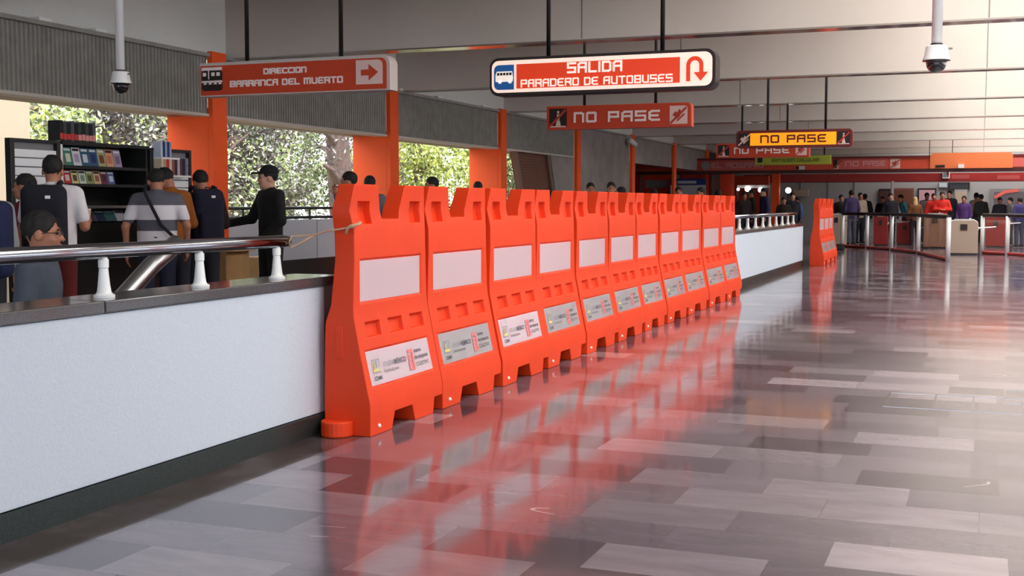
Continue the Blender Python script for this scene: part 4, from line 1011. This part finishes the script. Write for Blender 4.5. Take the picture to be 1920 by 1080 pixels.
# ------------------------------------------------------------------ far end: gates, canopy, signs, walls
def fence(pts, label):
    x0, y0 = pts[0]; t = thing('glass_gate_fence', label, 'fence', (x0, y0, 0))
    L = [Vector((p[0]-x0, p[1]-y0, 0)) for p in pts]
    for v in L:
        bm = B(); tube(bm, [v, v+Vector((0, 0, .99))], .055, 10); new('post', bm, M_whitem, t, smooth=True)
    bm = B(); tube(bm, [v+Vector((0, 0, 1.0)) for v in L], .05, 8); new('top_rail', bm, M_signblack, t)
    bm = B(); tube(bm, [v+Vector((0, 0, .04)) for v in L], .04, 8); new('bottom_rail', bm, M_redband, t)
    for a, b in zip(L[:-1], L[1:]):
        d = (b-a).normalized(); n = Vector((-d.y, d.x, 0))*.006; a2, b2 = a+d*.08, b-d*.08
        bm = B(); c = [a2+n, b2+n, b2-n, a2-n]; lo = [bm.verts.new(p+Vector((0, 0, .12))) for p in c]; hi = [bm.verts.new(p+Vector((0, 0, .93))) for p in c]
        bm.faces.new(lo); bm.faces.new(hi[::-1])
        for i in range(4): bm.faces.new((lo[i], hi[i], hi[(i+1) % 4], lo[(i+1) % 4]))
        new('glass_panel', bm, M_glass, t)
def fl(px, py): p = at(px, py, z=0); return (p.x, p.y)
fence([fl(1579, 463), fl(1625, 466), fl(1671, 470), fl(1721, 476), fl(1777, 490)], 'glass fence with white posts running to the tall middle post of the far gates')
fence([fl(1841, 476), fl(1888, 479), (fl(1888, 479)[0]+1.1, fl(1888, 479)[1]-1.2), (fl(1888, 479)[0]+2.2, fl(1888, 479)[1]-2.4)], 'glass fence with white posts at the far right gates')
def turnstile(px, py, w, h, d, m, label, top_round=False):
    x, y = fl(px, py); t = thing('turnstile', label, 'turnstile', (x, y, 0))
    bm = B(); poly_prism(bm, rrect(-w/2, w/2, .04, h, .12 if top_round else .03, corners=(0, 0, 1, 1)), 0, d); new('cabinet', bm, m, t, bevel=.01)
    new('plinth', bx(-w/2+.02, w/2-.02, .02, d-.02, 0, .05), M_black, t); new('top_plate', bx(-w/2+.1, w/2-.1, .05, d-.05, h, h+.02), M_steel_b, t)
    bm = B(); [tube(bm, [(w/2+.02, .3, h-.2), (w/2+.02+.4*math.cos(a), .3+.12*math.sin(a), h-.2+.3*math.sin(a))], .018, 6) for a in (.1, 2.2, 4.3)]; new('tripod_arm', bm, M_steel_b, t)
    new('reader', bx(-w*.12, w*.12, -.02, 0, h-.25, h-.1), M_signblack, t)
turnstile(1752, 466, .62, 1.0, 1.2, M_wood, 'brown wooden turnstile cabinet behind the fence, in front of the red shirts')
turnstile(1806, 478, .68, .88, 1.2, M_beige, 'beige turnstile cabinet with rounded top in the gap of the fence', True)
turnstile(1567, 462, .42, .98, 1.2, M_beige, 'beige turnstile cabinet next to the short row of barriers')
turnstile(1696, 459, .5, .72, .6, M_redband, 'low dark red cabinet behind the middle of the glass fence')
turnstile(1866, 464, .55, .9, 1.2, M_redband, 'dark red cabinet behind the right glass fence')
turnstile(1650, 461, .4, .9, .5, M_redband, 'dark red cabinet behind the left part of the glass fence')
tag(new('floor_box', bx(-.3, .3, -.2, .2, 0, .16), M_black, loc=fl(1562, 468)+(0,), bevel=.02), 'low black box on the floor beside the short row of barriers', 'box')
t = thing('pole', 'thin white pole standing behind the glass fence', 'pole', (at(1672, 400, Y=41).x, 41.0, 0)); bm = B(); tube(bm, [(0, 0, 0), (0, 0, at(1672, 340, Y=41).z)], .05, 8); new('shaft', bm, M_whitem, t)
# canopy fascia
Yc = 40.5
def cz(y): return at(1560, y, Y=Yc).z
xl, xr = at(1196, 300, Y=Yc).x, 8.9
zb, zt = cz(318), cz(298)
t = thing('canopy', 'long orange canopy fascia over the far turnstiles reading EL ROSARIO and NO PASE', 'canopy', (0, Yc, 0))
new('fascia', bx(xl, xr, 0, .25, zb, zt), M_canopy, t); new('lower_edge', bx(xl, xr, -.03, .25, zb-.11, zb-.001), mat('canopy_edge', (74, 22, 24), .5), t); new('top_edge', bx(xl, xr, -.02, .28, zt, zt+.07), M_darkred, t)
new('roof_slab', bx(xl, xr, .25, 3.2, zb, zb+.1), M_darkred, t)
def cxp(x): return at(x, 308, Y=Yc).x
p_ = new('pale_panel', bx(cxp(1322), cxp(1420), -.02, 0, zb+.02, zt-.02), M_canopy_p, t)
bm = B(); lathe(bm, [(0, 0), (.15, 0), (.15, .02), (0, .02)], 20); bmesh.ops.rotate(bm, verts=bm.verts, matrix=Matrix.Rotation(PI/2, 3, 'X')); bmesh.ops.translate(bm, verts=bm.verts, vec=(cxp(1324), -.03, (zb+zt)/2)); new('round_emblem', bm, M_farwall, t)
for wq in range(2): new('lettering', lettering('EL ROSARIO', cxp(1334), cxp(1432), zb+.09, zt-.08, .035, -.025, word=wq), M_canopy_t, t)

new('pink_panel', bx(cxp(1573), cxp(1665), -.02, 0, zb+.01, zt-.01), M_canopy_p, t)
new('lettering', lettering('NO', cxp(1585), cxp(1610), zb+.1, zt-.08, .035, -.025), M_canopy_t, t); new('lettering', lettering('PASE', cxp(1618), cxp(1660), zb+.1, zt-.08, .035, -.025), M_canopy_t, t)
tt = thing('canopy_icons', 'x', 'x'); bpy.data.objects.remove(tt)
figure_icon(t, cxp(1562), zb+.02, zt-zb-.04, M_signblack, M_signpink, M_signred)
ic = t.children[-3:]
for o in ic: o.location.y = -.03
arrow_icon(t, cxp(1669), zb+.02, zt-zb-.04, M_signpink, M_signred, corners=(0, 0, 0, 0))
for o in t.children[-3:]: o.location.y = -.03
bm = B(); poly_prism(bm, rrect(cxp(1744), cxp(1899), zb, cz(290), .12, corners=(0, 0, 1, 1)), -.06, .02); new('raised_panel', bm, M_canopy_l, t)
new('end_panel', bx(cxp(1899), xr, -.03, 0, zb+.03, zt-.03), M_canopy_p, t)
for px, a in ((1501, 0), (1763, 0)): new('grille', bx(cxp(px)-.14, cxp(px)+.14, -.075, -.06, zb+.03, zb+.11), M_signblack, t)
for px in (1785, 1742): new('hanger', bx(cxp(px)-.012, cxp(px)+.012, .1, .13, zt, CZ), M_black, t)
for k, (px, py) in enumerate(((1504, 314), (1802, 316))):
    p = at(px, py, Y=Yc-.05); tag(new('spot_fitting', bx(-.09, .09, -.08, 0, 0, .12), M_whitem, loc=(p.x, Yc-.07, zb+.005)), ['small white fitting on the canopy under the lime sign', 'small white fitting on the raised light orange panel of the canopy'][k], 'lamp')
for nm, px, lab in (('canopy_post', 1186, 'dark red post carrying the left end of the canopy'), ('canopy_post', 1452, 'dark red post under the middle of the canopy'), ('canopy_post', 1777, 'slim dark red hanger post under the right part of the canopy')):
    x = cxp(px); w = .24 if px < 1700 else .05
    tag(new(nm, bx(x-w/2, x+w/2, Yc+.3, Yc+.3+w, 0 if px < 1700 else 2.2, zb-.002), M_opaint if px == 1452 else M_redband), lab, 'post')
# second red band and what is behind it
Yb = 46.0
def zz(y, Y): return at(1600, y, Y=Y).z
x0b = at(1395, 330, Y=Yb).x
t = thing('red_band', 'dark red fascia band below and behind the orange canopy', 'fascia', (0, Yb, 0)); new('fascia', bx(x0b, 9.0, 0, .2, zz(340, Yb), zz(326, Yb)), M_redband, t); new('lower_edge', bx(x0b, 9.0, -.02, .22, zz(342, Yb), zz(340, Yb)), M_darkred, t)
new('pale_marking', bx(at(1785, 330, Y=Yb).x, at(1818, 330, Y=Yb).x, -.01, 0, zz(337, Yb), zz(329, Yb)), mat('band_marking', (170, 70, 70), .5), t); new('pale_marking', bx(at(1870, 330, Y=Yb).x, at(1912, 330, Y=Yb).x, -.01, 0, zz(338, Yb), zz(331, Yb)), mat('band_marking', (170, 70, 70), .5), t)
t = thing('speaker', 'small white loudspeaker on the dark red band', 'loudspeaker', (at(1774, 328, Y=Yb).x, Yb, zz(336, Yb))); new('body', bx(-.12, .12, -.16, -.005, 0, .32), M_whitem, t, bevel=.01); new('grille', bx(-.1, .1, -.165, -.16, .04, .28), M_grey, t)
Yw = 50.68
def board(name, px0, px1, py0, py1, m, label, cat, inner=None, Y=Yw):
    a, b = at(px0, py0, Y=Y), at(px1, py1, Y=Y); w = b.x-a.x; h = a.z-b.z
    t = thing(name, label, cat, (a.x, Y, b.z)); new('frame', bx(0, w, -.08, 0, 0, h), m, t)
    if inner: new('picture', bx(w*.08, w*.92, -.09, -.08, h*.08, h*.9), inner, t)
    return t
board('poster', 1648, 1673, 354, 400, M_signblack, 'dark framed poster on the far grey wall, left of the thin pole', 'poster', mat('poster_dark', (66, 36, 34), .4))
board('poster', 1676, 1713, 353, 385, M_brown, 'brown poster on the far grey wall right of the thin pole', 'poster', mat('poster_brown', (104, 60, 44), .4))
board('poster', 1721, 1755, 353, 385, M_signblack, 'dark poster with a pink picture behind the red shirts', 'poster', mat('poster_pink', (196, 150, 164), .4))
board('screen', 1760, 1777, 342, 352, M_grey, 'small pale screen under the dark red band', 'screen', mat('screen_pale', (176, 186, 196), .3))
board('screen', 1778, 1818, 342, 355, M_signblack, 'wide black screen under the dark red band', 'screen', mat('screen_black', (22, 20, 30), .2))
board('door', 1790, 1813, 355, 400, M_farwall, 'pale panelled doorway below the wide black screen', 'doorway', M_beige)
t = board('display_window', 1858, 1935, 354, 412, M_grey, 'arched display window with orange band at the far right', 'display', mat('display_dark', (92, 84, 92), .3)); 
bm = B(); poly_prism(bm, [(.1, .9), (.5, 1.15), (1.0, 1.2), (1.0, 1.08), (.55, 1.02), (.15, .8)], -.11, -.09); new('orange_arc', bm, M_canopy_p, t)
for k, px in enumerate((1500, 1552, 1601)): struct('trim_far_%d' % (k+1), bx(at(px, 370, Y=Yw).x, at(px, 370, Y=Yw).x+.03, 50.67, 50.7, 0, 2.6), M_grey)
board('wall_sign', 1488, 1516, 356, 368, M_beige, 'pale grey sign on the far wall above the short row of barriers', 'sign')
# orange kiosk, advert and pillars at the far left
def fb(px0, px1, py0, py1, Y, d, m, name, label, cat, z0=None):
    a, b = at(px0, py0, Y=Y), at(px1, py1, Y=Y); z0 = b.z if z0 is None else z0
    return tag(new(name, bx(a.x, b.x, Y, Y+d, z0, a.z), m), label, cat)
t = thing('kiosk', 'orange kiosk wall with a grey shutter under the left end of the canopy', 'kiosk', (0, 42.0, 0))
def kz(y): return at(1230, y, Y=42).z
def kx(x): return at(x, 340, Y=42).x
new('wall', bx(kx(1204), kx(1262), 0, 1.6, 0, kz(327)), M_kiosk, t); new('shutter', bx(kx(1210), kx(1250), -.02, 0, kz(352), kz(338)), M_farwall, t); new('side_wall', bx(kx(1275), kx(1328), .4, 1.6, 0, kz(327)), M_kiosk, t); new('post', bx(kx(1264), kx(1273), -.02, .1, 0, kz(327)), M_beige, t)
t = thing('advert_board', 'blue and white advertising board between the kiosk and the orange pillar', 'advert', (at(1257, 350, Y=41).x, 41.0, 0))
w = at(1322, 350, Y=41).x-t.location.x; za, zm, zc_ = at(1290, 335, Y=41).z, at(1290, 347, Y=41).z, at(1290, 366, Y=41).z
new('header', bx(0, w, 0, .12, zm, za), M_adblue, t); new('panel', bx(0, w, .01, .12, zc_, zm), M_adwhite, t); new('white_band', bx(w*.2, w*.75, -.01, 0, zm+.05, za-.07), M_adwhite, t); new('leg', bx(.05, .12, .03, .1, 0, zc_), M_grey, t); new('leg', bx(w-.12, w-.05, .03, .1, 0, zc_), M_grey, t)
fb(1350, 1372, 321, 400, 41.5, .45, M_kiosk, 'pillar', 'bright orange pillar behind the far end of the long barrier row', 'pillar', 0)
fb(1334, 1349, 322, 400, 42.3, .3, M_beige, 'pillar', 'narrow grey beige pillar left of the bright orange pillar', 'pillar', 0)
fb(1374, 1440, 330, 400, 44.0, .3, mat('dark_orange_wall', (190, 54, 26), .6), 'partition', 'dark orange partition behind the round lamps', 'partition', 0)
for k, (px, py, lab) in enumerate(((1384, 355, 'small round lamp at the left end of the lamp bar'), (1402, 354, 'large round lamp on the lamp bar, left of the middle'), (1426, 356, 'round lamp on the lamp bar, right of the middle'), (1478, 357, 'round lamp alone right of the dark red post'))):
    p = at(px, py, Y=41.2); t = thing('globe_lamp', lab, 'lamp', (p.x, 41.2, p.z)); r = (.05, .10, .085, .095)[k]
    bm = B(); bmesh.ops.create_uvsphere(bm, u_segments=14, v_segments=10, radius=r); new('globe', bm, M_globe, t, smooth=True); new('stem', bx(-.015, .015, -.015, .015, -p.z, -r*.9), M_black, t)
p0, p1 = at(1382, 350, Y=41.3), at(1444, 350, Y=41.3); t = thing('lamp_bar', 'pale horizontal bar behind the round lamps', 'bar', (p0.x, 41.3, p0.z)); new('bar', bx(0, p1.x-p0.x, 0, .05, -.05, .05), M_farwall, t); new('post', bx(0, .05, 0, .05, -p0.z, -.05), M_grey, t); new('post', bx(p1.x-p0.x-.05, p1.x-p0.x, 0, .05, -p0.z, -.05), M_grey, t)
# framed floor covers
for k, (px, py, w) in enumerate(((1655, 762, .55), (1748, 767, .55), (1884, 756, .5))):
    p = at(px, py, z=0)
    t = thing('floor_cover', ['metal framed floor cover, leftmost of the three in the polished floor', 'metal framed floor cover, middle of the three in the polished floor', 'metal framed floor cover, rightmost and cut by the right edge of the photo'][k], 'floor cover', (p.x, p.y, 0))
    bm = B(); f = .012; d = .62; box(bm, 0, w, 0, f, 0, .002); box(bm, 0, w, d-f, d, 0, .002); box(bm, 0, f, f, d-f, 0, .002); box(bm, w-f, w, f, d-f, 0, .002); new('frame', bm, M_steel, t)

# ------------------------------------------------------------------ outside
struct('ground_outside', bx(-70, -9.8, -30, 80, -.4, -.02), mat('outside_ground', (150, 140, 116), .95, var=.2, scale=.6))
def leaf_material(name, cols, trans=.35):
    m = bpy.data.materials.new(name); m.use_nodes = True; nt = m.node_tree; b = nt.nodes['Principled BSDF']
    g = nt.nodes.new('ShaderNodeNewGeometry'); r = nt.nodes.new('ShaderNodeValToRGB'); e = r.color_ramp.elements
    e[0].color = rgb(*cols[0]); e[0].position = 0; e[1].color = rgb(*cols[-1]); e[1].position = 1
    for k, c in enumerate(cols[1:-1]): q = e.new((k+1)/(len(cols)-1)); q.color = rgb(*c)
    nt.links.new(g.outputs['Random Per Island'], r.inputs[0]); nt.links.new(r.outputs[0], b.inputs['Base Color']); b.inputs['Roughness'].default_value = .55
    tl = nt.nodes.new('ShaderNodeBsdfTranslucent'); nt.links.new(r.outputs[0], tl.inputs[0]); mx = nt.nodes.new('ShaderNodeMixShader'); mx.inputs[0].default_value = trans
    nt.links.new(b.outputs[0], mx.inputs[1]); nt.links.new(tl.outputs[0], mx.inputs[2]); nt.links.new(mx.outputs[0], nt.nodes['Material Output'].inputs[0]); return m
LG = leaf_material('leaves_green', [(66, 78, 58), (104, 120, 78), (128, 142, 92), (170, 182, 120), (206, 212, 170), (244, 246, 234)])
LY = leaf_material('leaves_yellow_green', [(84, 96, 50), (130, 144, 66), (168, 180, 88), (204, 210, 112), (226, 228, 160), (244, 246, 222)])
LB = leaf_material('leaves_dusty', [(70, 62, 60), (86, 76, 74), (98, 88, 86), (78, 82, 62), (110, 100, 96), (226, 226, 228)])
M_bark = mat('bark', (112, 94, 90), .95, var=.25, scale=7, bump=.6, bscale=18, stretch=(3, 3, .7))
def crown(name, n, cx, cy_, cz_, rx, ry, rz, size, m, parent, seed):
    r = np.random.RandomState(seed); q = r.normal(size=(n, 3)); q /= np.linalg.norm(q, axis=1)[:, None]; q *= (r.rand(n, 1)**.45)
    cl = r.normal(size=(60, 3)); cl /= np.linalg.norm(cl, axis=1)[:, None]; cl *= r.rand(60, 1)**.4
    k = r.randint(0, 60, n); q = np.where(r.rand(n, 1) < .86, cl[k]+r.normal(scale=.10, size=(n, 3)), q)
    c = q*np.array((rx, ry, rz))+np.array((cx, cy_, cz_))
    a = r.normal(size=(n, 3)); a /= np.linalg.norm(a, axis=1)[:, None]; b = np.cross(a, r.normal(size=(n, 3))); b /= np.linalg.norm(b, axis=1)[:, None]
    s = size*(.6+.8*r.rand(n, 1)); a = a*s; b = b*s*.45
    V = np.stack((c-a, c+b, c+a, c-b), 1).reshape(-1, 3)
    me = bpy.data.meshes.new(name); me.from_pydata(V.tolist(), [], np.arange(4*n).reshape(n, 4).tolist()); me.materials.append(m)
    o = bpy.data.objects.new(name, me); COL.objects.link(o); o.parent = parent; return o
def tree(label, x, y, h, cr, leaves, m, trunk=.16, lean=(0, 0), n=6000, size=.10, low=.2, seed=1, branches=7, bare=False):
    t = thing('tree', label, 'tree', (x, y, -.4)); r = random.Random(seed)
    bm = B(); tx, ty = lean; P = [(0, 0, 0), (tx*.25, ty*.25, h*.22), (tx*.55, ty*.55, h*.5), (tx, ty, h*.8)]
    tube(bm, P, [trunk*1.15, trunk, trunk*.8, trunk*.4], 10); new('trunk', bm, M_bark, t, smooth=True)
    for k in range(branches):
        f = .25+.5*k/branches; a = r.uniform(0, 2*PI); L = cr[1]*r.uniform(.5, .9); b0 = Vector((tx*f*1.1, ty*f*1.1, h*f)); e = b0+Vector((math.cos(a)*L*.6, math.sin(a)*L, L*r.uniform(.3, .7)))
        bm = B(); tube(bm, [b0, (b0*2+e)/3+Vector((0, 0, .12)), (b0+e*2)/3+Vector((0, .05, .1)), e], [trunk*.42, trunk*.33, trunk*.24, trunk*.08], 7); new('branch', bm, M_bark, t, smooth=True)
    crown('crown', n, tx*.5, ty*.5, h*low+cr[2], cr[0], cr[1], cr[2], size, m, t, seed)
    return t
tree('tree with pale sunlit green leaves behind the book stall', -14.5, 13.6, 6, (2.2, 2.2, 2.4), 1, LG, .2, n=16000, size=.055, low=.02, seed=3)
tree('tree with yellow green leaves between the stall and the first column', -17.5, 18.0, 6, (2.0, 1.9, 2.6), 1, LY, .22, n=12000, size=.065, low=.02, seed=4)
tree('sparse dusty tree left of the guard, with bare branches', -14.6, 20.6, 7, (1.7, 1.9, 2.6), 1, LG, .13, n=3200, size=.05, low=.0, seed=5, branches=14)
tree('large leaning tree trunk seen right of the guard', -14.6, 26.2, 8, (1.8, 1.5, 2.6), 1, LB, .33, lean=(.3, -1.5), n=3000, size=.05, low=.0, seed=6, branches=14)
tree('thin dusty tree farther behind the leaning trunk', -19.5, 28.6, 7, (2.2, 2.4, 3.2), 1, LB, .2, n=12000, size=.075, low=.0, seed=7, branches=12)
tree('dusty brown tree farther behind the guard', -19.5, 23.8, 7, (2.2, 2.5, 3.2), 1, LB, .22, n=12000, size=.075, low=.0, seed=17, branches=14)
tree('bright yellow green tree between the second and third columns', -14.4, 29.8, 6, (1.8, 1.9, 2.6), 1, LY, .16, n=15000, size=.055, low=.0, seed=8)
tree('yellow green tree behind the second column', -17.4, 35.0, 6, (1.9, 2.4, 2.6), 1, LY, .2, n=12000, size=.075, low=.0, seed=9)
tree('pale green tree beyond the third column', -12.6, 32.0, 6, (1.3, 1.3, 2.6), 1, LG, .16, n=12000, size=.06, low=.0, seed=10)
for k in range(4): tree(['far hedge tree behind the sunlit green tree', 'far hedge tree behind the dusty trees', 'far hedge tree behind the yellow green trees', 'far hedge tree beyond the third column'][k], -25.0-k, 20.5+8.2*k, 7, (2.5, 4.0, 3.4), 1, LB if k < 2 else LG, .25, n=14000, size=.11, low=.0, seed=20+k)
t = thing('street_barrier', 'low orange barrier outside the window, right of the guard', 'barrier', (-13.2, 17.6, -.02)); new('board', bx(-.05, .05, 0, 1.2, .75, 1.05), M_canopy, t); new('leg', bx(-.04, .04, .1, .18, 0, .75), M_canopy, t); new('leg', bx(-.04, .04, 1.0, 1.08, 0, .75), M_canopy, t)

# ------------------------------------------------------------------ light
w = bpy.data.worlds.new('sky'); scn.world = w; w.use_nodes = True; bg = w.node_tree.nodes['Background']
bg.inputs['Color'].default_value = (0.86, 0.93, 1.0, 1); bg.inputs['Strength'].default_value = 3.7
sl_ = bpy.data.lights.new('sun', 'SUN'); sl_.energy = 4.8; sl_.angle = math.radians(1.0); sl_.color = (1, .95, .84)
so = bpy.data.objects.new('sun', sl_); COL.objects.link(so)
so.rotation_euler = Vector((-.45, .35, -.82)).to_track_quat('-Z', 'Y').to_euler()
scn.view_settings.view_transform = 'Standard'; scn.view_settings.look = 'None'; scn.view_settings.gamma = 1.0; scn.view_settings.exposure = 0.15; scn.view_settings.use_curve_mapping = False
scn.cycles.use_denoising = True
scn.cycles.max_bounces = 8; scn.cycles.diffuse_bounces = 4; scn.cycles.glossy_bounces = 4; scn.cycles.transparent_max_bounces = 12; scn.cycles.caustics_reflective = False; scn.cycles.caustics_refractive = False
scn.cycles.sample_clamp_indirect = 6.0
